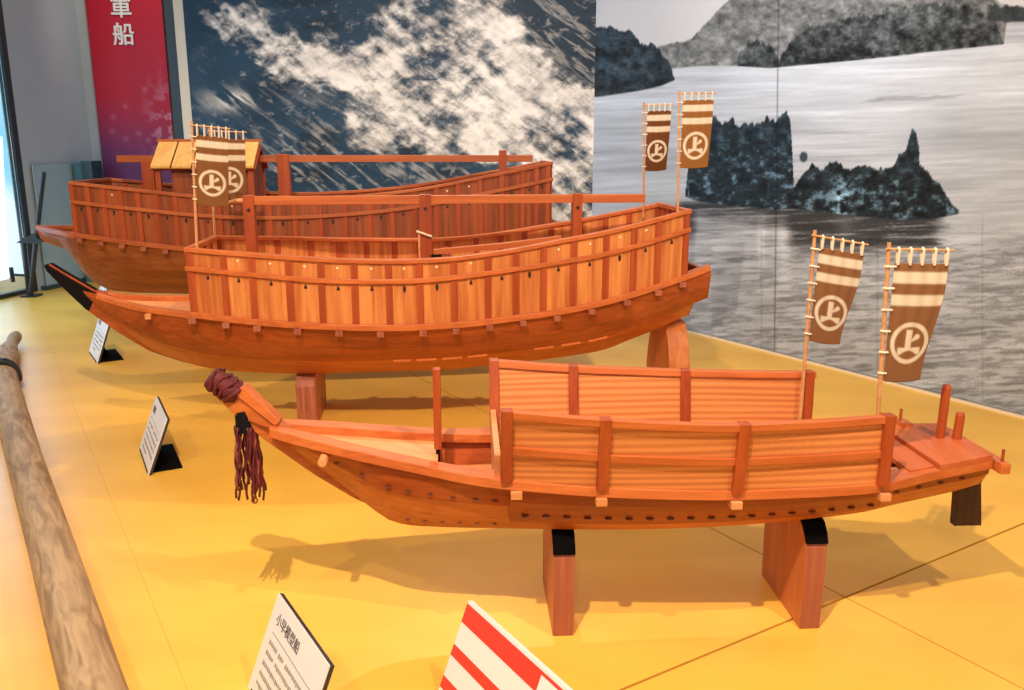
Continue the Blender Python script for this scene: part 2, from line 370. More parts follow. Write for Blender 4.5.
# ================================================================== LARGE BOATS
def big_boat(r, P):
    zr, zm, zl, b = P['zr'], P['zm'], P['zl'], P['b']
    gz, gb, kz, kb = P['gz'], P['gb'], P['kz'], P['kb']
    qa, qb = P['box']; Q0, Q1 = P['hull']
    H_, HL, RL, PO, PA = P['mats']
    def side(q, f):
        w = P['belly'] * math.sin(PI * min(1, f * 1.05)) * min(1, max(0, (q - Q0) / .35))
        return kb(q) + (gb(q) - kb(q)) * f + w, kz(q) + (gz(q) - kz(q)) * f
    split = P['split']
    for sd in (-1, 1):
        def low(q):
            p = [side(q, split * k / 4) for k in range(5)]
            return p + [(a - .014, z) for a, z in reversed(p)]
        g = strip(Q0, P['lowend'], 70, low, sd)
        if P.get('nails'): slots(g, rng(-.45, P['lowend'] - .1, 22), lambda q: side(q, split * .5)[0], lambda q: side(q, split * .5)[1], sd, .006, .003, 1)
        g.build('lower_strake', [HL, M['nail']], r)
        def up(q):
            p = [side(q, split + (1 - split) * k / 4) for k in range(5)]
            return [(a + .006, z) for a, z in p] + [(a - .014, z) for a, z in reversed(p)]
        g = strip(Q0, Q1, 70, up, sd)
        g.build('upper_strake', [H_, M['nail']], r)
        # pale plugs along the seam between the strakes
        if P.get('battens'):
            for (a, c) in P['battens']:
                def bat(q):
                    t, z = side(q, split); t += .0055
                    return [(t, z - .006), (t + .003, z - .005), (t + .003, z + .003), (t, z + .005)]
                strip(a, c, 6, bat, sd).build('seam_batten', RL, r)
        def ledge(q):
            t = max(b(q), 0) + .02; z = zl(q)
            return [(t, z - .020), (t, z), (t - .05, z), (t - .05, z - .020)]
        strip(qa - .012, P['ledge_end'], 60, ledge, sd).build('ledge', RL, r, bevel=.0015)
        def gun(q):
            w = min(.035, gb(q) * .7)
            return [(gb(q) + .006, gz(q) - .014), (gb(q) + .006, gz(q) + .004), (gb(q) - w, gz(q) + .004), (gb(q) - w, gz(q) - .014)]
        strip(P.get('g0', Q0), qa + .02, 20, gun, sd).build('bow_gunwale', RL, r, bevel=.0015)
        # box walls of upright planks
        def wall(q): return [(b(q), zl(q) - .01), (b(q), zr(q) - .004), (b(q) - .012, zr(q) - .004), (b(q) - .012, zl(q) - .01)]
        g = strip(qa, qb, 70, wall, sd)
        posts = P['posts']
        for i in range(len(posts) - 1):
            q = (posts[i] + posts[i + 1]) / 2; zz = zm(q) - .032
            for face in (1, -1):
                t = (b(q) + .0012) if face > 0 else (b(q) - .0132)
                if i in P['ports']:
                    pts = [(q + .0055 * math.cos(a) * 1.0, t * sd, zz + (.010 if math.sin(a) > 0 else .014) * math.sin(a) - .002) for a in rng(0, 2 * PI, 10)[:-1]]
                else:
                    pts = [(q + dx, t * sd, zz + dz) for dx, dz in ((0, .010), (.004, .001), (.006, -.006), (0, -.009), (-.006, -.006), (-.004, .001))]
                if face > 0 or i % 2: g.add(pts, [tuple(range(len(pts)))], 1)
                zz2 = (zm(q) + zr(q)) / 2 + .002
                pts = [(q + .0045 * math.cos(a), (t + face * .0008) * sd, zz2 + .0045 * math.sin(a)) for a in rng(0, 2 * PI, 8)[:-1]]
                if face > 0 and (i in P['plugs']): g.add(pts, [tuple(range(len(pts)))], 2)
        g.build('side_wall', [PA, M['nail'], M['pale']], r)
        def rail(zf, lo, hi, o, inn):
            def s(q): return [(b(q) + o, zf(q) + lo), (b(q) + o, zf(q) + hi), (b(q) - inn, zf(q) + hi), (b(q) - inn, zf(q) + lo)]
            return s
        strip(qa - .012, qb + .012, 70, rail(zr, -.014, 0, .010, .022), sd).build('top_rail', RL, r, bevel=.0015)
        strip(qa - .014, qb + .008, 70, rail(zm, -.016, 0, .012, -.001), sd).build('middle_rail', RL, r, bevel=.0015)
        for q in posts:
            w = P['post_w']
            g = G(); g.loft([[(qq, (b(q) + .006) * sd, zl(qq) - .004), (qq, (b(q) + .006) * sd, zr(qq) - .012), (qq, (b(q) - .016) * sd, zr(qq) - .012), (qq, (b(q) - .016) * sd, zl(qq) - .004)] for qq in (q - w, q + w)])
            g.build('post', PO, r)
    def bot(q): return [(-kb(q), kz(q)), (kb(q), kz(q)), (kb(q) - .003, kz(q) + .02), (-kb(q) + .003, kz(q) + .02)]
    g = G(); g.loft([[(q, t, z) for t, z in bot(q)] for q in rng(P['bot0'], P['lowend'], 40)]); g.build('bottom_plank', HL, r)
    for q in P['beams']:
        w = b(q) + .036; z = zl(q) - .020
        g = G(); g.box(q - .012, q + .012, -w, w, z - .018, z); g.build('crossbeam', M['endgrain'], r, bevel=.001)
    # deck inside the box and in the bow
    g = G(); g.loft([[(q, -b(q) + .012, zl(q) + .02), (q, b(q) - .012, zl(q) + .02), (q, b(q) - .012, zl(q) + .008), (q, -b(q) + .012, zl(q) + .008)] for q in rng(qa, qb, 20)]); g.build('main_deck', P['deckm'], r)
    g = G(); g.loft([[(q, -gb(q) + .012, gz(q) - P['bd']), (q, gb(q) - .012, gz(q) - P['bd']), (q, gb(q) - .012, gz(q) - P['bd'] - .01), (q, -gb(q) + .012, gz(q) - P['bd'] - .01)] for q in rng(Q0 + .10, qa + .02, 8)]); g.build('fore_deck', P['deckm'], r)
    # bow end wall
    def endwall(q, open_, nm):
        o = 1 if q > 0 and q > qa + .1 else -1
        bb = b(q) - .004; z0, z1, z2 = zl(q) - .01, zm(q), zr(q)
        top = z1 - .022 if open_ else z2 - .006
        g = G(); g.box(q - .006, q + .006, -bb, bb, z0, top); g.build('end_wall', PA, r)
        g = G(); g.box(q - .012, q + .012, -bb - .012, bb + .012, z2 - .014, z2 + .001); g.build('end_rail', RL, r, bevel=.0015)
        g = G(); g.box(q + (-.014 if o < 0 else .004), q + (-.004 if o < 0 else .014), -bb - .01, bb + .01, z1 - .016, z1); g.build('end_rail', RL, r, bevel=.001)
        n = 5 if open_ else 4
        for k in range(n + 1):
            t = -bb + .01 + (2 * bb - .02) * k / n
            g = G(); g.box(q - .010, q + .010, t - .010, t + .010, z0, z2 - .012); g.build('end_post', PO, r)
    endwall(qa, False, 'bow'); endwall(qb, P['open_stern'], 'stern')
    # transom
    q = Q1; a, z0 = side(q, split); t1, z1 = side(q, 1)
    g = G(); g.loft([[(qq, -t1 - .004, z1), (qq, t1 + .004, z1), (qq, a + .004, z0), (qq, -a - .004, z0)] for qq in (q - .012, q + .006)]); g.build('transom', H_, r)
    q = P['lowend']; a, z0 = side(q, 0); t1, z1 = side(q, split)
    g = G(); g.loft([[(qq, -t1, z1), (qq, t1, z1), (qq, a, z0), (qq, -a, z0)] for qq in (q - .012, q + .004)]); g.build('lower_transom', H_, r)

# ------------------------------------------------------------------ middle boat
BM = (-.74, 3.13, 6)
def middle_boat():
    r = thing('model_boat', 'wooden model warship in the middle, with plank walled box and a black tipped bow', 'model boat', *BM[:2], 0, BM[2], 'wooden model ships')
    P = dict(
        zr=Curve1([(-.38, .669), (-.265, .662), (-.162, .657), (.072, .644), (.237, .639), (.381, .637), (.514, .641), (.665, .656), (.776, .672), (.881, .690), (1.024, .713), (1.185, .745), (1.36, .784)]),
        zm=Curve1([(-.385, .607), (-.167, .593), (.069, .577), (.379, .573), (.513, .580), (.664, .594), (.882, .620), (1.026, .641), (1.188, .676), (1.36, .719)]),
        zl=Curve1([(-.40, .453), (-.154, .434), (.061, .425), (.375, .418), (.549, .421), (.664, .428), (.885, .449), (1.030, .473), (1.194, .510), (1.355, .551), (1.437, .575)]),
        b=Curve1([(-.40, .200), (-.3, .232), (-.1, .287), (.1, .33), (.3, .345), (.5, .325), (.7, .295), (.9, .272), (1.1, .25), (1.3, .208), (1.44, .17)]),
        gz=Curve1([(-.80, .500), (-.742, .483), (-.684, .468), (-.563, .450), (-.42, .440), (-.38, .433), (-.154, .414), (.061, .405), (.375, .398), (.549, .401), (.664, .408), (.885, .429), (1.030, .453), (1.194, .490), (1.355, .531), (1.46, .56)]),
        gb=Curve1([(-.80, .022), (-.742, .04), (-.684, .065), (-.6, .110), (-.5, .154), (-.42, .184), (-.38, .203), (-.3, .232), (-.1, .290), (.1, .333), (.3, .348), (.5, .328), (.7, .298), (.9, .275), (1.1, .253), (1.3, .214), (1.46, .175)]),
        kz=Curve1([(-.80, .485), (-.76, .43), (-.702, .372), (-.60, .290), (-.50, .244), (-.385, .214), (-.263, .203), (-.056, .200), (.318, .207), (.555, .212), (.684, .222), (.9, .238), (1.074, .260), (1.181, .298), (1.30, .340), (1.415, .386)]),
        kb=Curve1([(-.80, .016), (-.76, .018), (-.702, .020), (-.60, .028), (-.50, .042), (-.385, .062), (-.263, .09), (-.056, .13), (.318, .16), (.684, .155), (1.074, .13), (1.3, .115), (1.46, .095)]),
        box=(-.378, 1.355), hull=(-.80, 1.452), lowend=1.40, ledge_end=1.452, belly=.03, split=.34,
        mats=(M['hull'], M['hull_light'], M['rail'], M['post'], M['panel_z']), deckm=M['deck'], bd=.014, g0=-.752,
        posts=[-.372, -.255, -.158, -.034, .074, .183, .296, .398, .513, .629, .727, .823, .931, 1.047, 1.149, 1.241, 1.350], post_w=.0115,
        ports=(6, 7, 10, 13), plugs=(1, 2, 3, 4, 5, 6, 7, 8, 11, 12, 13, 14),
        beams=[-.375, -.257, -.149, -.012, .127, .264, .405, .517, .632, .749, .870, .994, 1.123, 1.242, 1.337], bot0=-.5, open_stern=True,
        battens=[(.30, .36), (.38, .45), (.47, .54), (.56, .63), (.80, .87), (.90, .97), (1.0, 1.07)])
    big_boat(r, P)
    outl = [(-.925, .585), (-.918, .572), (-.86, .500), (-.800, .432), (-.702, .347), (-.595, .272), (-.484, .228), (-.40, .207), (-.40, .225), (-.48, .262), (-.56, .315), (-.64, .38), (-.70, .44), (-.745, .488), (-.80, .515), (-.86, .555), (-.912, .594)]
    g = G(); g.prism([p for p in outl if p[0] > -.80] + [(-.80, .515)][:0], 'y', -.022, .022)
    g.v = []; g.f = []; g.m = []
    g.prism([(-.81, .440), (-.702, .347), (-.595, .272), (-.484, .228), (-.40, .207), (-.40, .225), (-.48, .262), (-.56, .315), (-.64, .38), (-.69, .44), (-.735, .488), (-.77, .498)], 'y', -.022, .022)
    g.build('stem', M['hull'], r, bevel=.002)
    g = G(); top = [(-.925, .592), (-.912, .597), (-.86, .560), (-.80, .520), (-.755, .490)]; bo = [(-.79, .424), (-.80, .432), (-.86, .500), (-.918, .572)]
    g.prism(top + bo, 'y', -.026, .026); g.build('bow_tip', M['black'], r, 'black painted bow tip', bevel=.004)
    g = G(); g.loft([[(q, -.026, z - .002), (q, -.018, z - .002), (q, -.018, z + .003), (q, -.026, z + .003)] for q, z in ((-.905, .594), (-.86, .562), (-.80, .522), (-.755, .492))]); g.build('bow_tip_strip', M['post'], r)
    g = G(); q = -.545; w = .160; g.box(q - .010, q + .010, -w, w, .416, .434); g.build('crossbeam', M['deck'], r, bevel=.001)
    # long horizontal mast beam on three posts
    g = G(); g.box(-.20, 1.245, -.014, .014, .797, .828); g.build('mast_beam', M['rail'], r, bevel=.0015)
    g = G(); g.tube([(-.20, 0, .812), (-.25, 0, .812), (-.285, 0, .803), (-.300, 0, .797)], [.010, .008, .006, .004], 8); g.build('mast_beam_tip', M['deck'], r)
    for q, w, zt_ in ((-.205, .019, .832), (.424, .021, .832), (.988, .018, .832)):
        g = G(); g.box(q - w, q + w, -.020, .020, P['zl'](q), zt_)
        g.add([(q + .007 * math.cos(a), -.0215, zt_ - .052 + .007 * math.sin(a)) for a in rng(0, 2 * PI, 8)[:-1]], [tuple(range(8))], 1)
        g.build('mast_post', [M['post'], M['nail']], r, bevel=.0015)
    g = G(); g.box(.395, .402, -.026, -.018, .48, .70); g.build('lit_post_face', M['deck'], r)  # pale strip laid on the post as its lit left face
    g = G(); g.tube([(.39, -.03, .700), (.445, -.03, .680)], .0045, 6); g.build('post_pin', M['pale'], r, 'pale wooden pin')
    g = G(); g.loft([[(q, -.014, z), (q, .014, z), (q, .014, z + .020), (q, -.014, z + .020)] for q, z in ((.45, .610), (.7, .630), (.93, .655))]); g.build('inner_rail', M['rail'], r, bevel=.001)
    g = G(); g.box(.435, .48, -.02, .02, .592, .612); g.build('inner_block', M['black'], r)
    for q, z in ((.50, .603), (.90, .640)):
        g = G(); g.box(q - .01, q + .01, -P['b'](q) + .01, P['b'](q) - .01, z - .012, z + .004); g.build('inner_crossbeam', M['post'], r)
    return P
PM = middle_boat()

# ------------------------------------------------------------------ back boat
BB = (-2.06, 4.1, 4)
def back_boat():
    r = thing('model_boat', 'largest wooden model warship at the back, with a small yellow roofed deckhouse', 'model boat', *BB[:2], 0, BB[2], 'wooden model ships')
    P = dict(
        zr=Curve1([(.04, .855), (.081, .850), (.345, .823), (.625, .795), (.871, .776), (1.099, .774), (1.397, .793), (1.655, .824), (1.924, .873), (2.129, .911), (2.28, .943)]),
        zm=Curve1([(.04, .772), (.335, .742), (.617, .714), (.831, .702), (1.095, .702), (1.4, .720), (1.655, .750), (1.924, .80), (2.129, .838), (2.28, .87)]),
        zl=Curve1([(.02, .630), (.319, .593), (.595, .563), (.831, .545), (1.095, .542), (1.4, .552), (1.655, .575), (1.924, .608), (2.28, .655)]),
        b=Curve1([(.03, .205), (.1, .23), (.4, .28), (.8, .315), (1.2, .315), (1.6, .285), (2.0, .225), (2.29, .165)]),
        gz=Curve1([(-.195, .632), (-.1, .625), (.0, .618), (.04, .610), (.319, .573), (.595, .543), (.831, .525), (1.095, .522), (1.4, .532), (1.655, .555), (1.924, .588), (2.35, .645)]),
        gb=Curve1([(-.195, .015), (-.1, .10), (.0, .185), (.05, .215), (.4, .283), (.8, .318), (1.2, .318), (1.6, .288), (2.0, .228), (2.35, .16)]),
        kz=Curve1([(-.195, .618), (-.17, .585), (-.13, .552), (-.05, .522), (-.028, .480), (.019, .405), (.08, .355), (.16, .328), (.5, .318), (1.2, .300), (1.8, .33), (2.1, .40), (2.3, .47)]),
        kb=Curve1([(-.195, .010), (-.13, .03), (-.05, .045), (.019, .045), (.1, .055), (.5, .11), (1.2, .15), (1.8, .13), (2.3, .08)]),
        box=(.078, 2.232), hull=(-.195, 2.29), lowend=2.21, ledge_end=2.28, belly=.035, split=.42,
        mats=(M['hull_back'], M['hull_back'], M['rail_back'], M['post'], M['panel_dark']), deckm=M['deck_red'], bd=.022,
        posts=[.075, .15, .225, .30, .38, .46, .545, .63, .74, .85, .96, 1.07, 1.18, 1.29, 1.40, 1.50, 1.60, 1.70, 1.80, 1.90, 2.0, 2.1, 2.165, 2.222], post_w=.010,
        ports=(0, 2, 4, 6, 8, 10, 12, 14, 16, 18, 19), plugs=(2, 8, 16, 17, 18), nails=False,
        beams=rng(.10, 2.25, 22), bot0=.02, open_stern=False)
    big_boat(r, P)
    g = G(); g.prism([(-.20, .622), (-.165, .560), (-.13, .548), (-.05, .520), (-.03, .478), (.019, .400), (.09, .345), (.155, .323), (.16, .34), (.05, .44), (.0, .56), (-.10, .60), (-.198, .640)], 'y', -.02, .02)
    g.build('stem', M['rail_back'], r, bevel=.002)
    # mast beam along the ship on posts
    g = G(); g.box(.205, 2.165, -.013, .013, .930, .962); g.build('mast_beam', M['rail_back'], r, bevel=.0015)
    for q, w, z in ((.345, .028, .935), (.973, .028, .968), (2.02, .018, .985)):
        g = G(); g.box(q - w, q + w, -.022, .022, P['zl'](q), z); g.build('mast_post', M['post'], r, bevel=.0015)
    # deckhouse
    g = G()
    for k in range(5):
        q0 = .405 + k * .0935; q1 = q0 + .086
        g.loft([[(q0 + dx, -.005, 1.016), (q1 + dx, -.005, 1.016), (q1 + dx, -.155, .905), (q0 + dx, -.155, .905)] for dx in (0,)] + [[(q0, -.005, 1.028), (q1, -.005, 1.028), (q1, -.158, .915), (q0, -.158, .915)]])
        g.loft([[(q0, .005, 1.016), (q1, .005, 1.016), (q1, .155, .905), (q0, .155, .905)], [(q0, .005, 1.028), (q1, .005, 1.028), (q1, .158, .915), (q0, .158, .915)]])
    hs = g.build('deckhouse_roof', M['roof'], r, 'yellow plank roof of the deckhouse')
    g = G(); g.prism([(-.150, .900), (0, 1.012), (.150, .900), (.135, .896), (0, .995), (-.135, .896)], 'x', .402, .872)
    g.build('roof_frame', M['post'], hs, bevel=.001)
    g = G(); g.box(.395, .880, -.012, .012, 1.026, 1.036); g.build('ridge_beam', M['rail_back'], hs)
    w = G(); w.box(.48, .85, -.11, -.10, .60, .905); w.box(.48, .85, .10, .11, .60, .905); w.box(.84, .85, -.10, .10, .60, .93); w.box(.48, .49, -.10, .10, .60, .93)
    w.build('deckhouse_wall', M['panel_dark'], r)
    for q in (.425, .845):
        for t in (-.12, .12):
            g = G(); g.box(q - .012, q + .012, t - .010, t + .010, .60, .915); g.build('deckhouse_post', M['post'], r)
    return P
PB = back_boat()

# ------------------------------------------------------------------ stands
def boat_stand(B, q, label, thick, half, top, felt=True):
    x, y = bpos(B, q, 0); return stand(label, x, y, B[2], thick, half, top, 0, 'boat stands', 'boat stand', felt)
boat_stand(BF, .101, 'felt topped wooden stand under the bow half of the nearest boat', .044, .12, .2285)
boat_stand(BF, .628, 'felt topped wooden stand under the stern half of the nearest boat', .044, .12, .2415)
boat_stand(BM, -.022, 'wooden stand under the bow half of the middle boat', .070, .155, .199, False)
boat_stand(BM, 1.362, 'reddish sloping wooden stand under the raised stern of the middle boat', .080, .165, .350, 'sloped')
boat_stand(BB, .55, 'wooden stand under the bow half of the back boat', .07, .16, .316, False)
boat_stand(BB, 1.75, 'wooden stand under the stern half of the back boat', .07, .16, .322, False)

# ------------------------------------------------------------------ banners
WHITE = np.array([.68, .58, .45]); 
def smooth(e0, e1, x): t = np.clip((x - e0) / (e1 - e0), 0, 1); return t * t * (3 - 2 * t)
def emblem(X, Y, e):
    r = np.hypot(X, Y)
    def inside(d): return smooth(-e, e, d)            # d > 0 inside
    ring = inside(np.minimum(1 - r, r - .79))
    bar = inside(np.minimum(.155 - np.abs(X + .06), np.minimum(Y + .34, .64 - Y)))
    ax, ay = .10, .10; bx, by = .36, .30
    tt = np.clip(((X - ax) * (bx - ax) + (Y - ay) * (by - ay)) / ((bx - ax)**2 + (by - ay)**2), 0, 1)
    tick = inside(.055 + .075 * tt - np.hypot(X - ax - tt * (bx - ax), Y - ay - tt * (by - ay)))
    base = inside(np.minimum(np.minimum(-.22 - Y, .60 - np.abs(X)), Y + .56 - .20 * np.clip(1 - (X / .42)**2, 0, 1)))
    return np.clip(np.maximum.reduce([ring, bar, tick, base]), 0, 1)

def banner(B, q, t, z0, z1, lean, w, h, drop, er, swing, label, brown, top_in=.012, rip=.0, tilt=.0, taper=.0):
    x, y = bpos(B, q, t)
    r = thing('ship_banner', label, 'banner', x, y, z0, B[2], 'brown emblem banners on the boats')
    L = z1 - z0; sl = math.sin(lean); cl = math.cos(lean)
    def at(a, up, out=0): return (a * cl + up * sl, out, up * cl - a * sl - a * tilt)     # a along the crossbar, up along the pole
    LL = L / cl
    g = G(); g.tube([at(0, 0), at(0, LL * .5), at(0, LL)], [.0048, .0044, .0040], 8)
    k = 0
    while k * .045 < LL - .02:
        g.tube([at(0, k * .045 + .02 - .001), at(0, k * .045 + .02 + .001)], .0056, 8); k += 1
    g.build('pole', M['bamboo'], r, smooth=False)
    cz = LL - .012
    g = G(); g.tube([at(-.008, cz, -.004), at(top_in + w + .008, cz, -.004)], .0025, 6); g.build('crossbar', M['bamboo'], r)
    # cloth
    nx, ny = 60, 120
    A = np.linspace(0, 1, nx + 1)[None, :].repeat(ny + 1, 0); Bv = np.linspace(0, 1, ny + 1)[:, None].repeat(nx + 1, 1)
    ph = swing * smooth(.05, 1, Bv)
    dist = A * w * (1 - taper * smooth(.1, 1, Bv)**1.2)
    a = top_in * (1 - Bv * .6) + dist * np.cos(ph)
    out = -.004 + dist * np.sin(ph) + rip * np.sin(A * 5 + Bv * 4) * A * .6 + .0015 * np.sin(A * 22) * (1 - Bv)
    up = cz - drop - Bv * h - .004 * np.sin(A * PI) * Bv
    X = a * cl + up * sl; Z = up * cl - a * sl - a * tilt; Y = out
    co = np.stack([X, Y, Z], -1).reshape(-1, 3) * S
    col = np.ones((ny + 1, nx + 1, 4)); bc = np.array(brown)
    col[..., :3] = bc
    e = .012
    st = smooth(.07 - e, .07 + e, Bv) - smooth(.165 - e, .165 + e, Bv) + smooth(.26 - e, .26 + e, Bv) - smooth(.35 - e, .35 + e, Bv)
    R = er * w
    em = emblem((dist - .455 * w if taper else dist - .5 * w) / R, -(Bv - .665) * h / R, .04)
    f = np.clip(st + em, 0, 1)[..., None]
    col[..., :3] = col[..., :3] * (1 - f) + WHITE * f
    idx = np.arange((nx + 1) * (ny + 1)).reshape(ny + 1, nx + 1)
    fc = np.stack([idx[:-1, :-1], idx[1:, :-1], idx[1:, 1:], idx[:-1, 1:]], -1).reshape(-1, 4)
    me = bpy.data.meshes.new('cloth'); me.from_pydata(co.tolist(), [], fc.tolist())
    at_ = me.color_attributes.new('print', 'FLOAT_COLOR', 'POINT'); at_.data.foreach_set('color', col.reshape(-1).astype(np.float32))
    me.materials.append(M['cloth']); me.polygons.foreach_set('use_smooth', [True] * len(me.polygons))
    o = bpy.data.objects.new('cloth', me); C.objects.link(o); o.parent = r
    sd = o.modifiers.new('thickness', 'SOLIDIFY'); sd.thickness = .0012 * S
    # loops over the crossbar and ties to the pole
    for i in range(5):
        aa = top_in + w * (.05 + .225 * i)
        g = G(); g.tube([at(aa, cz - drop - .003, -.006), at(aa, cz, -.0085), at(aa, cz + .003, -.004), at(aa, cz, .001), at(aa, cz - drop - .003, -.002)], .0026, 6); g.build('loop', M['tie'], r)
    for i in range(6):
        bb = .03 + .18 * i; uu = cz - drop - bb * h
        g = G(); g.tube([at(-.006, uu, -.002), at(0, uu, -.0065), at(top_in * (1 - bb * .6) + .003, uu, -.005)], .0024, 6); g.tube([at(-.006, uu, -.002), at(0, uu, .006), at(.006, uu, 0)], .0024, 6); g.build('tie', M['tie'], r)
    return r
BR1 = (.21, .085, .030); BR2 = (.235, .105, .045); BR3 = (.26, .105, .03); BR4 = (.15, .052, .018)
banner(BF, .683, .150, .352, .820, .000, .102, .215, .023, .40, .20, 'brown banner on the nearest boat, left of its two at the stern', BR2, tilt=.17, taper=.20)
banner(BF, .741, -.108, .352, .820, -.035, .108, .238, .027, .39, .20, 'brown banner on the nearest boat, right and larger of its two at the stern', BR2, tilt=.06, taper=.20)
banner(BM, -.363, -.180, .455, 1.083, .04, .103, .228, .030, .42, .25, 'brown banner at the bow end of the middle boat, in front overlapping the other', BR1, tilt=.06)
banner(BM, -.385, .190, .455, 1.070, .03, .115, .225, .026, .42, .25, 'brown banner at the bow end of the middle boat, half hidden behind the other', BR1)
banner(BM, 1.296, .178, .560, 1.170, -.03, .095, .227, .022, .44, .25, 'dark brown banner at the stern of the middle boat, left of the two', BR4)
banner(BM, 1.330, -.172, .575, 1.192, -.03, .110, .230, .022, .43, .18, 'brown banner at the stern of the middle boat, right and taller of the two', BR3)

# ================================================================== ROOM
U = np.array([-.525, .851]); V = np.array([.851, .525])
def uv(u, v): p = U * u + V * v; return float(p[0]), float(p[1])
# platform of yellow panels with open joints
m, nt, b = nodes('yellow_platform_board')
tc = nt.nodes.new('ShaderNodeTexCoord'); n1 = nt.nodes.new('ShaderNodeTexNoise'); n1.inputs['Scale'].default_value = 1.4; n1.inputs['Detail'].default_value = 6
mp = nt.nodes.new('ShaderNodeMapping'); mp.inputs['Scale'].default_value = (1, 2.2, 1); mp.inputs['Rotation'].default_value = (0, 0, math.radians(32))
nt.links.new(tc.outputs['Object'], mp.inputs['Vector']); nt.links.new(mp.outputs['Vector'], n1.inputs['Vector'])
r_ = nt.nodes.new('ShaderNodeValToRGB'); r_.color_ramp.elements[0].position = .35; r_.color_ramp.elements[1].position = .7
r_.color_ramp.elements[0].color = (.78, .42, .058, 1); r_.color_ramp.elements[1].color = (.88, .50, .078, 1)
nt.links.new(n1.outputs['Fac'], r_.inputs['Fac']); nt.links.new(r_.outputs['Color'], b.inputs['Base Color'])
b.inputs['Roughness'].default_value = .38; b.inputs['Specular IOR Level'].default_value = .35
M['floor'] = m
M['joint'] = plain('dark_joint', (.035, .018, .008), .9)
ul = [(-4, 0), (-.70, .001), (1.107, .0032), (2.92, .0006), (4.73, .0008), (6.54, .0006), (8.6, 0)]
vl = [(-4.2, 0), (-1.12, .0006), (.227, .00025), (1.576, .0020), (3.285, 0)]
g = G()
for i in range(len(ul) - 1):
    for j in range(len(vl) - 1):
        a0, a1 = ul[i][0] + ul[i][1], ul[i + 1][0] - ul[i + 1][1]; c0, c1 = vl[j][0] + vl[j][1], vl[j + 1][0] - vl[j + 1][1]
        P4 = [uv(a0, c0), uv(a1, c0), uv(a1, c1), uv(a0, c1)]
        g.loft([[(x, y, -.02) for x, y in P4], [(x, y, 0) for x, y in P4]], 0)
P4 = [uv(-4, -4.2), uv(8.6, -4.2), uv(8.6, 3.285), uv(-4, 3.285)]
g.loft([[(x, y, -.06) for x, y in P4], [(x, y, -.0201) for x, y in P4]], 1)
structure(g.build('floor', [M['floor'], M['joint']]))

def hseg(p0, p1, z0, z1, th, side=1):
    d = Vector((p1[0] - p0[0], p1[1] - p0[1])).normalized(); n = Vector((-d.y, d.x)) * th * side
    return [[(p0[0], p0[1], z) for z in (z0, z1)] + [(p0[0] + n.x, p0[1] + n.y, z) for z in (z1, z0)],
            [(p1[0], p1[1], z) for z in (z0, z1)] + [(p1[0] + n.x, p1[1] + n.y, z) for z in (z1, z0)]]
CO = (.505, 5.430)
M['wall'] = plain('grey_wall_paint', (.50, .55, .60), .8, noise=.03, scale=3)
M['beige'] = plain('cream_wall_edge', (.62, .56, .46), .7)
M['trimw'] = plain('pale_trim', (.80, .68, .50), .5)
M['frame'] = plain('dark_frame_and_shadow', (.03, .035, .04), .4)
HT = 2.6
RW = uv(-.9 + 0, 3.285); RW = (CO[0] + .525 * 4.4, CO[1] - .851 * 4.4)
WL = (-2.05, 5.50)
g = G(); g.loft(hseg(CO, RW, -.02, HT, .12, 1)); structure(g.build('wall_right', M['beige']))
g = G(); g.loft(hseg(WL, CO, -.02, HT, .12, 1)); structure(g.build('wall_back', M['beige']))
g = G(); g.loft(hseg((-3.35, 6.75), (-1.9, 6.75), -.02, HT, .1, 1)); structure(g.build('wall_far', M['wall']))
g = G(); g.loft(hseg((-1.96, 5.55), (-1.96, 6.75), -.02, HT, .1, -1)); structure(g.build('wall_recess', M['wall']))
g = G(); g.loft(hseg((CO[0] - .012, CO[1] - .02), (RW[0] - .012, RW[1] - .02), 0, .010, .008, 1)); structure(g.build('trim_1', M['trimw']))
lw = lambda t: (-3.336 + .186 * t, 6.24 + .983 * t)
g = G(); g.loft(hseg(lw(-.22), lw(.56), -.02, HT, .1, 1)); structure(g.build('wall_left', M['wall']))
g = G(); g.loft(hseg(lw(-2.9), lw(-2.4), -.02, HT, .1, 1)); g.loft(hseg(lw(-2.4), lw(-.22), 2.2, HT, .1, 1)); structure(g.build('wall_side', M['wall']))
M['tealglass'] = plain('blue_grey_screen', (.38, .52, .60), .25)
g = G(); p0, p1 = lw(-.16), lw(.5); g.loft(hseg((p0[0] + .03, p0[1]), (p1[0] + .03, p1[1]), .03, .88, .012, 1)); structure(g.build('trim_2', M['tealglass']))
g = G(); p0, p1 = lw(-.2), lw(.5); g.loft(hseg((p0[0] + .05, p0[1]), (p1[0] + .05, p1[1]), 0, .03, .05, 1)); structure(g.build('baseboard_left', plain('dark_teal_base', (.03, .07, .08), .5)))
# window with bright daylight outside
wr = thing('window_1', 'tall bright window at the left edge', 'window'); del wr['label']; del wr['category']; wr['kind'] = 'structure'
for t0, t1, z0, z1 in ((-.27, -.22, 0, 2.2), (-2.4, -2.35, 0, 2.2), (-1.30, -1.27, .03, 2.17), (-2.35, -.27, 0, .03), (-2.35, -.27, 2.17, 2.2)):
    g = G(); g.loft(hseg(lw(t0), lw(t1), z0, z1, .05, 1)); g.build('window_frame', M['frame'], wr)
g = G(); g.box(-2.565, -2.50, 6.70, 6.75, 0, HT); structure(g.build('banner_shadow_strip', M['frame']))  # dark strip put in as the shadow beside the red hanging
m, nt, b = nodes('window_glass'); b.inputs['Transmission Weight'].default_value = 1; b.inputs['Roughness'].default_value = 0; b.inputs['IOR'].default_value = 1.45
g = G(); g.loft(hseg((lw(-2.35)[0] - .02, lw(-2.35)[1]), (lw(-.27)[0] - .02, lw(-.27)[1]), .03, 2.17, .005, 1)); g.build('window_pane', m, wr)
m, nt, b = nodes('daylit_outdoors'); 
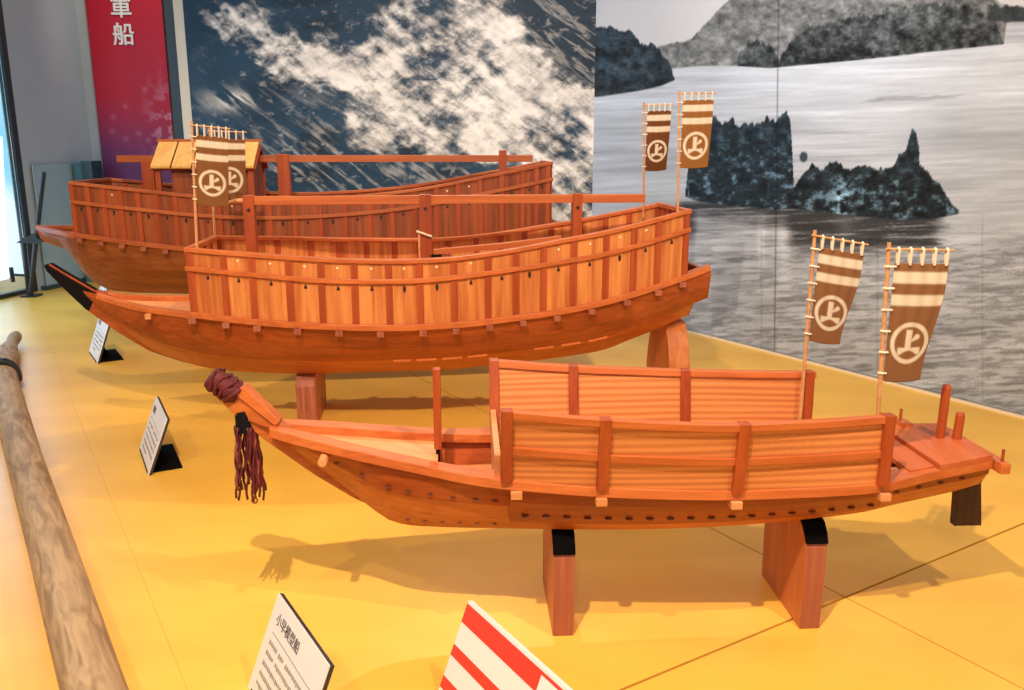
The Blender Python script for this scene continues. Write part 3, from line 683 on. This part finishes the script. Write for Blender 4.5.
b.inputs['Base Color'].default_value = (.1, .1, .1, 1)
tcn = nt.nodes.new('ShaderNodeTexCoord'); nz = nt.nodes.new('ShaderNodeTexNoise'); nz.inputs['Scale'].default_value = .8
rp = nt.nodes.new('ShaderNodeValToRGB'); rp.color_ramp.elements[0].color = (.22, .62, .85, 1); rp.color_ramp.elements[1].color = (.75, .93, 1, 1)
rp.color_ramp.elements[0].position = .4; rp.color_ramp.elements[1].position = .6
nt.links.new(tcn.outputs['Object'], nz.inputs['Vector']); nt.links.new(nz.outputs['Fac'], rp.inputs['Fac'])
nt.links.new(rp.outputs['Color'], b.inputs['Emission Color']); b.inputs['Emission Strength'].default_value = 1.5
g = G(); g.loft(hseg((lw(-3)[0] - .7, lw(-3)[1]), (lw(.6)[0] - .7, lw(.6)[1]), -.3, HT, .02, 1)); structure(g.build('sky_backdrop', m))

# ------------------------------------------------------------------ value noise for the printed pictures
class VN:
    def __init__(s, seed): s.t = np.random.RandomState(seed).rand(256, 256)
    def n(s, x, y):
        xi = np.floor(x).astype(int); yi = np.floor(y).astype(int); fx = x - xi; fy = y - yi
        fx = fx * fx * (3 - 2 * fx); fy = fy * fy * (3 - 2 * fy)
        g_ = lambda a, b_: s.t[a & 255, b_ & 255]
        return (g_(xi, yi) * (1 - fx) + g_(xi + 1, yi) * fx) * (1 - fy) + (g_(xi, yi + 1) * (1 - fx) + g_(xi + 1, yi + 1) * fx) * fy
    def fbm(s, x, y, o=5, gain=.55):
        v = 0; a = 1; tot = 0
        for i in range(o): v = v + a * s.n(x * 2**i + i * 17.3, y * 2**i + i * 9.1); tot += a; a *= gain
        return v / tot
def lin(c): c = np.asarray(c, float) / 255; return np.where(c <= .04045, c / 12.92, ((c + .055) / 1.055)**2.4)

def print_mesh(name, p0, p1, z0, z1, nx, ny, design, parent, mat, off):
    """flat printed sheet p0..p1 wide; design(s, z) gives its colours from metres along and above"""
    d = np.array(p1) - np.array(p0); L = np.hypot(*d); d = d / L; n = np.array([d[1], -d[0]]) * off
    s_ = np.linspace(0, L, nx + 1)[None, :].repeat(ny + 1, 0); z_ = np.linspace(z0, z1, ny + 1)[:, None].repeat(nx + 1, 1)
    X = p0[0] + d[0] * s_ + n[0]; Y = p0[1] + d[1] * s_ + n[1]
    co = np.stack([X, Y, z_], -1).reshape(-1, 3) * S
    col = np.ones(((ny + 1), (nx + 1), 4)); col[..., :3] = design(s_, z_)
    idx = np.arange((nx + 1) * (ny + 1)).reshape(ny + 1, nx + 1)
    fc = np.stack([idx[:-1, :-1], idx[:-1, 1:], idx[1:, 1:], idx[1:, :-1]], -1).reshape(-1).astype(np.int32)
    me = bpy.data.meshes.new(name); me.vertices.add(len(co)); me.vertices.foreach_set('co', co.reshape(-1).astype(np.float32))
    nf = nx * ny; me.loops.add(nf * 4); me.loops.foreach_set('vertex_index', fc)
    me.polygons.add(nf); me.polygons.foreach_set('loop_start', np.arange(0, nf * 4, 4, dtype=np.int32)); me.polygons.foreach_set('loop_total', np.full(nf, 4, dtype=np.int32))
    me.update(calc_edges=True)
    at_ = me.color_attributes.new('print', 'FLOAT_COLOR', 'POINT'); at_.data.foreach_set('color', col.reshape(-1).astype(np.float32))
    me.materials.append(mat); o = bpy.data.objects.new(name, me); C.objects.link(o)
    if parent: o.parent = parent
    return o
# drawing sheet of a mural: sheet co-ordinates of four wall points fix a plane-to-plane map
def sheet_map(rows):
    A = []; bvec = []
    for (s_, z_, x, y) in rows:
        A.append([s_, z_, 1, 0, 0, 0, -x * s_, -x * z_]); bvec.append(x)
        A.append([0, 0, 0, s_, z_, 1, -y * s_, -y * z_]); bvec.append(y)
    h = np.linalg.lstsq(np.array(A), np.array(bvec), rcond=None)[0]
    return lambda s_, z_: ((h[0] * s_ + h[1] * z_ + h[2]) / (h[6] * s_ + h[7] * z_ + 1), (h[3] * s_ + h[4] * z_ + h[5]) / (h[6] * s_ + h[7] * z_ + 1))
PT = math.atan(198 / 855)
def persp(X, Y, Z):
    Z = Z - 1; f = Y * math.cos(PT) - Z * math.sin(PT); u = Y * math.sin(PT) + Z * math.cos(PT)
    return 512 + 855 * X / f, 345 - 855 * u / f
def wall_sheet(p0, p1):
    d = np.array(p1) - np.array(p0); L = np.hypot(*d); d = d / L
    rows = []
    for s_ in (0, 1.0, 2.0):
        for z_ in (0, 1.5): rows.append((s_, z_, *persp(p0[0] + d[0] * s_, p0[1] + d[1] * s_, z_)))
    return sheet_map(rows)
def poly_y(x, pts): xs, ys = zip(*pts); return np.interp(x, xs, ys)

n1_, n2_, n3_ = VN(1), VN(2), VN(3)
def wave_design(mapf):
    def D(s_, z_):
        x, y = mapf(s_, z_)
        wx = x + 34 * (n1_.fbm(x / 60, y / 45) - .5) * 2; wy = y + 30 * (n2_.fbm(x / 55, y / 50) - .5) * 2
        up = poly_y(wx, [(150, 60), (190, 22), (215, 3), (260, 6), (300, 30), (345, 36), (385, 14), (420, -18), (500, -10), (540, 62), (600, 100), (700, 150)])
        dn = poly_y(wx, [(150, 40), (195, 12), (215, 36), (255, 66), (300, 84), (345, 120), (372, 150), (430, 158), (500, 168), (560, 190), (600, 215), (700, 260)])
        d = np.minimum(wy - up, dn - wy)
        core = smooth(-16, 20, d)
        a = (x * .80 + y * .60); bq = (-x * .60 + y * .80)
        tex = .5 * n3_.fbm(x / 16 + y / 40, y / 12, 6, .66) + .5 * n1_.fbm(a / 30 + 3, bq / 8 + 8, 6, .66)
        a = (x * .80 + y * .60); bq = (-x * .60 + y * .80)
        rid = 1 - np.abs(2 * n1_.fbm(wx / 34 + 9, wy / 15 + 3, 6, .6) - 1)
        cur = 1 - np.abs(2 * n2_.fbm(a / 48 + wx / 90, bq / 17, 6, .62) - 1)
        big = n1_.fbm(a / 60 + 31, bq / 34 + 12, 3)
        q_ = core * .52 + (tex - .5) * 1.5 + (rid - .75) * .55 + (cur - .75) * .50 + (big - .5) * .9
        foam = np.clip(smooth(.10, .78, q_), 0, 1) * smooth(.02, .6, core + .35 * (tex - .3))
        # thin lacy streaks lower left running down to the right
        lace = 1 - np.abs(2 * n2_.fbm(a / 70, bq / 12, 5, .6) - 1)
        reg = smooth(235, 300, x + .15 * y) * smooth(60, 140, y + (x - 250) * -.05)
        foam = np.maximum(foam, smooth(.78, 1.0, lace) * reg * .34 * smooth(.35, .6, tex))
        reg2 = smooth(470, 560, x) * (1 - smooth(60, 130, y)); foam = np.maximum(foam, smooth(.88, 1, lace) * reg2 * .35)
        reg3 = np.exp(-((x - 232) / 26)**2 - ((y - 100) / 10)**2); foam = np.maximum(foam, reg3 * smooth(.72, .95, lace) * .9)
        right = smooth(500, 590, x) * smooth(85, 125, y); foam = np.maximum(foam, right * smooth(.35, .62, tex) * .95)
        foam = np.maximum(foam, smooth(.60, .82, n1_.fbm(x / 9, y / 6, 5, .65)) * smooth(60, 140, x + y - 180) * .35)
        dark = lin((34, 62, 84)) [None, None] * (1 + .5 * (n2_.fbm(x / 40, y / 30, 4) - .5)[..., None])
        deep = lin((20, 34, 46)); dk = (smooth(470, 540, x) * (1 - smooth(70, 120, y)) + smooth(.5, .7, n1_.fbm(x / 45, y / 22 + 5, 4)) * smooth(230, 290, x))
        dark = dark * (1 - np.clip(dk, 0, 1)[..., None] * .6) + deep * np.clip(dk, 0, 1)[..., None] * .6
        white = lin((232, 226, 220)) * (.62 + .62 * smooth(.25, .75, tex) * (.6 + .4 * rid))[..., None]
        return np.clip(dark * (1 - foam[..., None]) + white * foam[..., None], 0, 1)
    return D
def blob(x, y, pts):
    """signed inside mask of a closed outline given as top and bottom lines over x"""
    top, bot = pts
    return np.minimum(y - poly_y(x, top), poly_y(x, bot) - y), (x > top[0][0]) & (x < top[-1][0])
def river_design(mapf):
    def D(s_, z_):
        x, y = mapf(s_, z_)
        # water: pale with streaks sloping gently with the far shore
        yy = y + (x - 600) * .035
        st = n1_.fbm(x / 60, yy / 3.0, 5, .6); st2 = n2_.fbm(x / 130, yy / 9, 4)
        v = 190 + 60 * (st - .5) + 45 * (st2 - .5)
        v = v + 26 * np.exp(-((y - 75) / 45)**2) - 14 * smooth(230, 420, y)
        v = v - 55 * np.exp(-((y - 99 + (x - 890) * .06) / 5)**2) * smooth(820, 850, x) * (1 - smooth(950, 990, x)) * smooth(.4, .6, st)
        v = v - 30 * np.exp(-((y - 133) / 14)**2) * smooth(850, 960, x) * smooth(.35, .65, st)
        rc = smooth(.40, .66, n3_.fbm(x / 16, yy / 2.4, 6, .62)); lower = smooth(215, 260, y)
        v = v - 40 * rc * lower * smooth(590, 720, x)
        # reflection of the islands
        w = 18 * (n2_.fbm(x / 30, y / 4, 4) - .5)
        rf = smooth(0, 10, x + w - 672) * (1 - smooth(0, 26, x + w * 2 - 925)) * smooth(198, 206, y) * (1 - smooth(14, 46, y - 206 + w * 1.6 - 14 * smooth(700, 860, x) + 16 * smooth(690, 700, x) * (1 - smooth(780, 800, x))))
        v = v * (1 - rf * .68 * (1 - .5 * smooth(.5, .75, st)))
        for xc, ww, ye in ((784, 6, 300), (762, 4, 280), (846, 10, 262)):
            v = v + 30 * np.exp(-((x - xc - w * .3) / ww)**2) * smooth(206, 225, y) * (1 - smooth(ye - 40, ye, y))
        col = np.stack([v * .95, v * .995, v * 1.06], -1)
        def put(mask, c): 
            nonlocal col
            col = col * (1 - mask[..., None]) + c * mask[..., None]
        t1 = n1_.fbm(x / 7, y / 5.5, 6, .66); t2 = n2_.fbm(x / 22, y / 18, 5); jag = 16 * (n3_.fbm(x / 6, y / 60, 6, .72) - .5)
        # sky
        shore = poly_y(x, [(560, 72), (660, 70), (700, 66), (740, 66), (770, 68), (860, 60), (930, 52), (1005, 44), (1007, 23), (1024, 22), (1100, 20), (1400, -20)])
        sky = 1 - smooth(-1, 1, y - shore)
        put(sky, np.array([212, 214, 222.]))
        # mountain
        mt = poly_y(x, [(560, 50), (655, 48), (668, 44), (692, 39), (706, 24), (720, 8), (735, -4), (790, -40), (860, -60), (960, -30), (985, -4), (1010, 6), (1100, 14), (1400, 20)]) + jag * .35
        mm = smooth(-1, 1.5, y - mt) * sky * smooth(640, 668, x)
        tv = 118 + 150 * (t1 - .5) + 50 * (t2 - .5) + 14 * smooth(20, 60, y)
        put(mm, np.stack([tv * .97, tv, tv * 1.02], -1))
        # dark forest along the shore
        ft = poly_y(x, [(736, 60), (742, 48), (757, 40), (772, 48), (780, 62), (784, 50), (800, 34), (830, 20), (870, 16), (900, 8), (930, 2), (960, 6), (976, 8), (994, 20), (1001, 34), (1006, 48)]) + jag
        fm = smooth(-1.5, 2, y - ft) * sky * smooth(736, 740, x) * (1 - smooth(1002, 1008, x))
        fv = 74 + 190 * (t1 - .5) + 70 * (t2 - .5) - 18 * smooth(25, 60, y)
        put(fm, np.stack([fv * .93, fv, fv * 1.04], -1))
        fr = smooth(-1, 1, y - (6 + jag)) * smooth(985, 992, x) * (1 - smooth(20, 23, y)); fv2 = 60 + 70 * (t1 - .5); put(fr, np.stack([fv2 * .9, fv2, fv2 * 1.05], -1))
        # left headland
        ht = poly_y(x, [(540, 20), (600, 26), (618, 30), (630, 30), (640, 42), (655, 46), (668, 60), (675, 76), (680, 90)]) + jag * .8
        hb = poly_y(x, [(540, 100), (600, 97), (640, 91), (662, 86), (676, 80), (680, 78)])
        hm = smooth(-1, 1.5, np.minimum(y - ht, hb - y)) * (1 - smooth(674, 677, x)); hv = 60 + 140 * (t1 - .5) + 30 * (t2 - .5) - 18 * smooth(70, 95, y)
        put(hm, np.stack([hv * .74, hv * .95, hv * 1.12], -1))
        # island with the tall trees
        it = poly_y(x, [(684, 205), (688, 172), (694, 150), (704, 128), (712, 118), (724, 124), (740, 122), (752, 124), (768, 118), (776, 122), (783, 116), (787, 112), (791, 124), (793, 150), (794, 176), (800, 200)]) + jag * 1.3
        ib = poly_y(x, [(684, 196), (700, 202), (735, 206), (775, 210), (800, 208)])
        im = smooth(-1, 1.5, np.minimum(y - it, ib - y)) * smooth(683, 688, x + jag) * (1 - smooth(791, 795, x + .12 * (y - 190) - jag * .4))
        hl = smooth(.54, .70, t1 + .25 * (t2 - .5)) * smooth(120, 150, y)
        iv = 42 + 130 * (t1 - .45) + 70 * hl * (.5 + .5 * smooth(140, 180, y))
        put(im, np.stack([iv * .66, iv * .90, iv * 1.08], -1))
        jt = poly_y(x, [(774, 210), (782, 200), (795, 186), (803, 175), (812, 164), (824, 168), (836, 162), (850, 168), (870, 166), (884, 170), (896, 162), (900, 154), (906, 152), (909, 140), (913, 128), (917, 134), (920, 150), (919, 163), (930, 172), (940, 184), (948, 198), (960, 212)]) + jag * .8
        jb = poly_y(x, [(774, 207), (800, 210), (850, 215), (900, 220), (935, 219), (960, 214)])
        jm = smooth(-1, 1.5, np.minimum(y - jt, jb - y)) * smooth(773, 777, x) * (1 - smooth(957, 961, x))
        rock = np.exp(-((x - 843) / 8)**2) * smooth(172, 182, y) * smooth(.40, .55, t1)
        jv = 40 + 140 * (t1 - .45) + 60 * hl * smooth(165, 185, y) + 120 * rock
        put(jm, np.stack([jv * .70, jv * .92, jv * 1.06], -1))
        sm = smooth(0, 2.5, 6 - np.hypot((x - 804) / .75, y - 157) + jag * .4); put(sm, np.array([58., 70, 80]))
        # faint joints between the printed sheets
        for xs in (778,): col = col * (1 - .35 * np.exp(-((x - xs + (y - 100) * .012) / .7)**2))[..., None]
        for xs in (762, 983, 878): col = col * (1 - .10 * np.exp(-((x - xs) / .9)**2) * smooth(200, 230, y))[..., None]
        return lin(np.clip(col, 8, 250)) * MUR_R
    return D
MUR_R = 1.0
wp0, wp1 = (WL[0] + .062, WL[1] - .002), CO
mu = print_mesh('wave_mural', wp0, wp1, -.0, HT, 760, 640, wave_design(wall_sheet(wp0, wp1)), None, M['mural'], .004)
tag(mu, 'mural photograph of dark blue sea with churning white foam on the back wall', 'mural')
mu = print_mesh('river_mural', CO, RW, .012, HT, 1000, 620, river_design(wall_sheet(CO, RW)), None, M['mural'], .004)
tag(mu, 'pale mural photograph of a wide river with dark wooded islets on the right wall', 'mural')

# ------------------------------------------------------------------ red hanging with white characters
def red_design(s_, z_):
    t = smooth(.78, 1.42, z_ + .25 * (s_ - .28))[..., None]
    c = lin((104, 50, 98)) * (1 - t) + lin((190, 22, 44)) * t
    fl = smooth(.50, .66, n3_.fbm(s_ * 22, z_ * 22, 4)) * np.exp(-(((s_ - .53) / .13)**2 + ((z_ - 1.10) / .30)**2))
    fl = fl + sum(.35 * np.exp(-(((s_ - a)**2 + (z_ - b)**2) / .00035)) for a, b in ((.12, 1.22), (.22, 1.30), (.38, 1.42), (.10, 1.12), (.20, 1.06), (.30, 1.10)))
    fl = np.clip(fl, 0, 1)[..., None] * .6
    return c * (1 - fl) + lin((226, 160, 180)) * fl
rh = thing('hanging_banner', 'tall red to purple hanging with two white characters on the far wall', 'banner', -3.14, 6.70, .70)
o = print_mesh('cloth', (0, 0), (.560, 0), 0.0, 1.75, 120, 300, lambda s_, z_: red_design(s_, z_ + .70), rh, M['board_print'], .0)
sd = o.modifiers.new('thickness', 'SOLIDIFY'); sd.thickness = .01
M['white'] = plain('white_ink', (.85, .78, .74), .7)
def text(body, parent, size, loc, rot, mat, name='lettering', ext=.0008, bold=0.0):
    cu = bpy.data.curves.new(name, 'FONT'); cu.body = body; cu.size = size * S; cu.align_x = 'CENTER'; cu.align_y = 'CENTER'; cu.extrude = ext; cu.offset = bold
    tmp = bpy.data.objects.new(name, cu); C.objects.link(tmp)
    dg = bpy.context.evaluated_depsgraph_get(); dg.update()
    me = bpy.data.meshes.new_from_object(tmp.evaluated_get(dg)); bpy.data.objects.remove(tmp)
    me.materials.clear(); me.materials.append(mat)
    o = bpy.data.objects.new(name, me); C.objects.link(o); o.parent = parent
    o.location = tuple(v * S for v in loc); o.rotation_euler = rot
    return o
for ch, z in (('軍', 1.995), ('船', 1.803)):
    text(ch, rh, .165, (.262, -.010, z - .70), (PI / 2, 0, 0), M['white'], ext=.004, bold=.0035)

# ------------------------------------------------------------------ caption boards
M['card'] = plain('white_card', (.80, .76, .74), .55)
M['ink'] = plain('grey_ink', (.10, .09, .10), .7)
M['ink2'] = plain('pale_grey_ink', (.30, .28, .28), .7)
M['cardedge'] = plain('dark_card_edge', (.03, .03, .035), .5)
def caption(label, near, edge_deg, width, height, back, foot, textual, red=False):
    """leaning board; local x runs from its near corner to its far one, front faces +y"""
    r = thing('caption_board', label, 'caption board', near[0], near[1], 0, edge_deg, 'caption boards on the platform')
    th = .010
    L = math.hypot(height, back); a = math.atan2(back, height)
    def P(x, l, d): return (x, -math.sin(a) * l - d * math.cos(a), math.cos(a) * l - d * math.sin(a))   # d > 0 behind the face
    g = G(); g.loft([[P(0, 0, .002), P(width, 0, .002), P(width, 0, th), P(0, 0, th)], [P(0, L, .002), P(width, L, .002), P(width, L, th), P(0, L, th)]])
    g.build('backing', M['card'] if red else M['cardedge'], r)
    n = []
    g = G(); g.loft([[P(0, 0, 0), P(width, 0, 0), P(width, 0, .002), P(0, 0, .002)], [P(0, L, 0), P(width, L, 0), P(width, L, .002), P(0, L, .002)]]); cd = g.build('card', M['card'], r)
    if foot:
        g = G(); g.box(.02, width - .02, -foot, -.0, .0, .006); g.build('foot', M['felt'], r, 'flat black foot plate behind the card')
        g = G(); g.prism([(-.004, .006), (-foot * .6, .006), (-.052, .06)], 'x', width * .48, width * .52); g.build('brace', M['felt'], r)
    # markings sit on the face: reading direction runs from the far end (x = width) to the near end
    def mark(x0, x1, l0, l1, mat, nm, d=-.0006):
        g = G(); g.loft([[P(x0, l0, d), P(x1, l0, d), P(x1, l0, .0005), P(x0, l0, .0005)], [P(x0, l1, d), P(x1, l1, d), P(x1, l1, .0005), P(x0, l1, .0005)]]); return g
    if textual:
        o = text(textual, cd, .025, (0, 0, 0), (0, 0, 0), M['ink'], 'title', .0004)
        xv = Vector((-1, 0, 0)); yv = Vector((0, -math.sin(a), math.cos(a))); zv = xv.cross(yv)
        mw = Matrix((xv, yv, zv)).transposed().to_4x4(); tl = P(width - .025 - .0135 * len(textual), L - .036, -.0008)
        mw.translation = Vector(tl) * S; o.matrix_local = mw
        g = mark(.03, width - .03, L - .064, L - .0625, M['ink2'], 'rule'); g.build('rule_line', M['ink2'], cd)
        for k in range(5):
            x = width - .03; l1 = L - .078 - k * .020; end = .03 if k < 4 else width * .45; g = G(); rr = random.Random(k + len(textual) * 7 + int(near[0] * 100))
            while x > end:
                w = rr.uniform(.004, .0085); hh = rr.uniform(.006, .0085)
                if rr.random() < .88:
                    q = mark(x - w, x, l1 - hh, l1, None, ''); g.add(q.v, q.f)
                    
                x -= w + .0028
            g.build('text_line', M['ink2'], cd)
    if red:
        M['redink'] = M.get('redink') or plain('red_ink', (.85, .045, .025), .5)
        m_ = .008
        for (l0, l1) in ((L - .042, L - .006), (L - .107, L - .086), (L - .170, L - .148)):
            if l0 < .004: l0 = .004
            mark(.0 + .0, width, l0, l1, None, '').build('red_band', M['redink'], cd)
        g = G(); q = mark(-.0, .098, L - .085, L - .012, None, '', -.0012); g.add(q.v, q.f); g.build('white_emblem', M['card'], cd)
def edge(near, far): return math.degrees(math.atan2(far[1] - near[1], far[0] - near[0]))
# face normal = local +y turned by edge angle; boards face the aisle on the left
caption('white caption board with black foot, standing alone left of the maroon tassel', (-1.136, 2.507), edge((-1.136, 2.507), (-1.272, 2.761)), .285, .175, .070, .105, '関船')
caption('white caption board with black foot, under the black bow tip of the middle boat', (-1.963, 3.92), edge((-1.963, 3.92), (-2.112, 4.150)), .285, .190, .070, .12, '安宅船')
caption('largest looking white caption board at the bottom edge, left of the red striped one', (-.358, 1.205), edge((-.358, 1.205), (-.503, 1.439)), .275, .175, .070, .105, '小早模型船')
caption('small white caption board half hidden behind the black bow tip of the middle boat', (-2.72, 5.60), edge((-2.72, 5.60), (-2.867, 5.832)), .285, .175, .070, .105, '')
caption('red and white striped board at the bottom edge, below the nearest boat', (.045, 1.115), edge((.045, 1.115), (-.140, 1.411)), .350, .175, .070, .105, '', True)

# ------------------------------------------------------------------ old log
m, nt, b = nodes('weathered_log'); N = nt.nodes.new; Lk = nt.links.new
tc = N('ShaderNodeTexCoord'); mp = N('ShaderNodeMapping'); mp.inputs['Scale'].default_value = (11, 1.6, 11); no = N('ShaderNodeTexNoise'); no.inputs['Scale'].default_value = 2.6; no.inputs['Detail'].default_value = 8; no.inputs['Distortion'].default_value = 1.0
Lk(tc.outputs['Object'], mp.inputs['Vector']); Lk(mp.outputs['Vector'], no.inputs['Vector'])
rp = N('ShaderNodeValToRGB'); rp.color_ramp.elements[0].position = .36; rp.color_ramp.elements[1].position = .60
rp.color_ramp.elements[0].color = (.27, .165, .085, 1); rp.color_ramp.elements[1].color = (.47, .31, .17, 1)
Lk(no.outputs['Fac'], rp.inputs['Fac']); Lk(rp.outputs['Color'], b.inputs['Base Color']); b.inputs['Roughness'].default_value = .75
bp = N('ShaderNodeBump'); bp.inputs['Strength'].default_value = .5; bp.inputs['Distance'].default_value = .01; Lk(no.outputs['Fac'], bp.inputs['Height']); Lk(bp.outputs['Normal'], b.inputs['Normal'])
M['log'] = m
A0 = Vector((-.40, .82)); A1 = Vector((-2.12, 3.43)); LD = (A1 - A0); LD.normalize(); LLn = 4.085
bend = lambda y: .112 * max(0, (y - 3.05) / 1.0)**1.6
lr = thing('old_log', 'long weathered wooden log with a shaped end, lying along the left edge', 'log', A0.x, A0.y, 0, math.degrees(math.atan2(LD.y, LD.x)) - 90)
g = G(); secs = []
prof = [(0, .052), (.6, .052), (1.2, .051), (1.8, .050), (2.3, .051), (2.7, .053), (3.05, .057), (3.35, .058), (3.6, .050), (3.78, .034), (3.88, .026), (3.95, .030), (4.03, .031), (4.055, .022)]
for yv, rr in [(a, float(np.interp(a, *zip(*prof)))) for a in rng(0, LLn, 60)]:
    ring = []
    for k in range(24):
        an = 2 * PI * k / 24; q = rr * (1 + .03 * math.sin(3 * an + yv * 2) + .015 * math.sin(7 * an + yv * 5))
        ring.append((math.cos(an) * q + bend(yv), yv, max(0.0005, .057 + math.sin(an) * q)))
    secs.append(ring)
g.loft(secs); g.build('shaft', M['log'], lr, smooth=True)
g = G(); yv = 3.14
for dy in (0, .03, .055):
    g.tube([(math.cos(a) * .066 + .0, yv + dy + .02 * math.sin(a), .060 + math.sin(a) * .064) for a in rng(-.3, PI + .3, 20)], .009, 8)
g.tube([(-.066, yv, .09), (-.09, yv + .07, .115), (-.05, yv + .13, .12), (-.01, yv + .10, .125), (.02, yv + .04, .125)], .010, 8)
g.build('black_cord', plain('black_rope', (.012, .014, .016), .7), lr, 'black cord wound round the log')
g = G(); g.tube([(-3.05, 4.25, .022), (-2.58, 4.02, .14)], .020, 10); tag(g.build('dark_pole', plain('dark_grey_pole', (.07, .06, .06), .5)), 'end of a dark pole leaning on the tip of the weathered log', 'pole')

# slanted black pole stand near the window, dark cabinet
M['iron'] = plain('black_iron', (.02, .022, .026), .45)
r = thing('pole_stand', 'thin slanted black pole with a cross bracket, standing by the bright window', 'stand', -3.30, 5.80, 0)
g = G(); g.tube([(-.01, 0, .0), (.08, 0, .40), (.185, 0, .838)], [.016, .017, .016], 10); g.build('pole', M['iron'], r)
g = G(); g.tube([(-.03, .02, .0), (-.02, .02, .40)], .016, 8); g.build('leg', M['iron'], r)
g = G(); g.prism([(-.05, .37), (.01, .40), (.07, .43), (.10, .395), (.165, .385), (.08, .36), (.05, .365)], 'y', -.02, .02); g.build('bracket', M['iron'], r)
g = G(); g.tube([(-.02, 0, .145), (-.115, 0, .15)], .009, 8); g.tube([(-.115, 0, .10), (-.118, 0, .20)], .014, 8); g.build('clamp', M['iron'], r)
g = G(); g.box(-.05, .05, -.05, .05, 0, .012); g.build('base', M['iron'], r)
g = G(); g.box(-3.235, -3.18, 6.44, 6.60, 0, .89); r = g.build('side_panel', plain('teal_panel', (.06, .17, .21), .4))
cb = thing('dark_cabinet', 'narrow dark teal cabinet against the far wall, behind the bow of the back boat', 'cabinet', 0, 0, 0)
r.parent = cb
g = G(); g.box(-3.18, -3.10, 6.44, 6.60, 0, .90); g.build('front_panel', plain('dark_teal_panel', (.018, .05, .065), .4), cb)

# ================================================================== LIGHT
def spot(x, y, z, tx, ty, tz, power, col, ang=60, blend=.5, size=.03):
    l = bpy.data.lights.new('ceiling_or_fill_spot', 'SPOT'); l.energy = power; l.color = col; l.spot_size = math.radians(ang); l.spot_blend = blend; l.shadow_soft_size = size
    o = bpy.data.objects.new('ceiling_or_fill_spot', l); C.objects.link(o); o.location = (x * S, y * S, z * S)
    d = Vector((tx - x, ty - y, tz - z)); o.rotation_euler = d.to_track_quat('-Z', 'Y').to_euler()
WARM = (1, .80, .58)
spot(-.42, .17, 2.75, .05, 2.4, .2, 820, WARM, 96, .5, .035)
spot(1.15, .5, 2.75, .7, 2.3, .2, 350, WARM, 74, .7, .03)
spot(-1.7, 1.9, 2.9, -1.4, 4.1, .7, 300, WARM, 60, .7, .03)
spot(-1.5, .3, 2.7, -1.2, 1.9, 0, 170, WARM, 70, .8, .04)
spot(-.2, 4.5, 2.75, -.3, 3.1, .0, 330, WARM, 64, .7, .03)
spot(-.2, -.9, 2.1, .1, 1.9, .35, 110, WARM, 60, .8, .05)  # added low fill from the front, no ceiling lamp; brightens the near screens
NEUT = (1, .97, .95)
spot(-.6, 3.4, 2.6, -.8, 5.5, 1.2, 200, NEUT, 85, .8, .1)
spot(.4, 3.0, 2.6, 1.1, 4.6, 1.2, 190, NEUT, 90, .8, .1)
spot(.3, 1.8, 2.6, 1.9, 3.2, .9, 130, NEUT, 90, .8, .1)
spot(-2.6, 5.9, 2.6, -2.9, 6.75, 1.9, 36, (1, .9, .75), 70, .8, .1)
# daylight through the window
l = bpy.data.lights.new('window_daylight', 'AREA'); l.shape = 'RECTANGLE'; l.size = 1.9 * S; l.size_y = 2.0 * S; l.energy = 110; l.color = (.45, .72, 1)
o = bpy.data.objects.new('window_daylight', l); C.objects.link(o); p = lw(-1.3); o.location = ((p[0] + .02) * S, p[1] * S, 1.1 * S)
o.rotation_euler = Vector((1, -.15, -.1)).to_track_quat('-Z', 'Y').to_euler()

w = bpy.data.worlds.new('World'); bpy.context.scene.world = w; w.use_nodes = True
w.node_tree.nodes['Background'].inputs['Color'].default_value = (1, .93, .86, 1); w.node_tree.nodes['Background'].inputs['Strength'].default_value = .34

# ================================================================== CAMERA
cam = bpy.data.cameras.new('Camera'); cam.sensor_width = 36; cam.lens = 855 / 1024 * 36; cam.clip_start = .05
co = bpy.data.objects.new('Camera', cam); C.objects.link(co); co.location = (0, 0, S); co.rotation_euler = (PI / 2 - PT, 0, 0)
sc = bpy.context.scene; sc.camera = co
sc.view_settings.view_transform = 'Standard'; sc.view_settings.look = 'None'; sc.view_settings.gamma = 1; sc.view_settings.exposure = 0
sc.view_settings.use_curve_mapping = False
sc.cycles.use_denoising = True
sc.cycles.max_bounces = 6
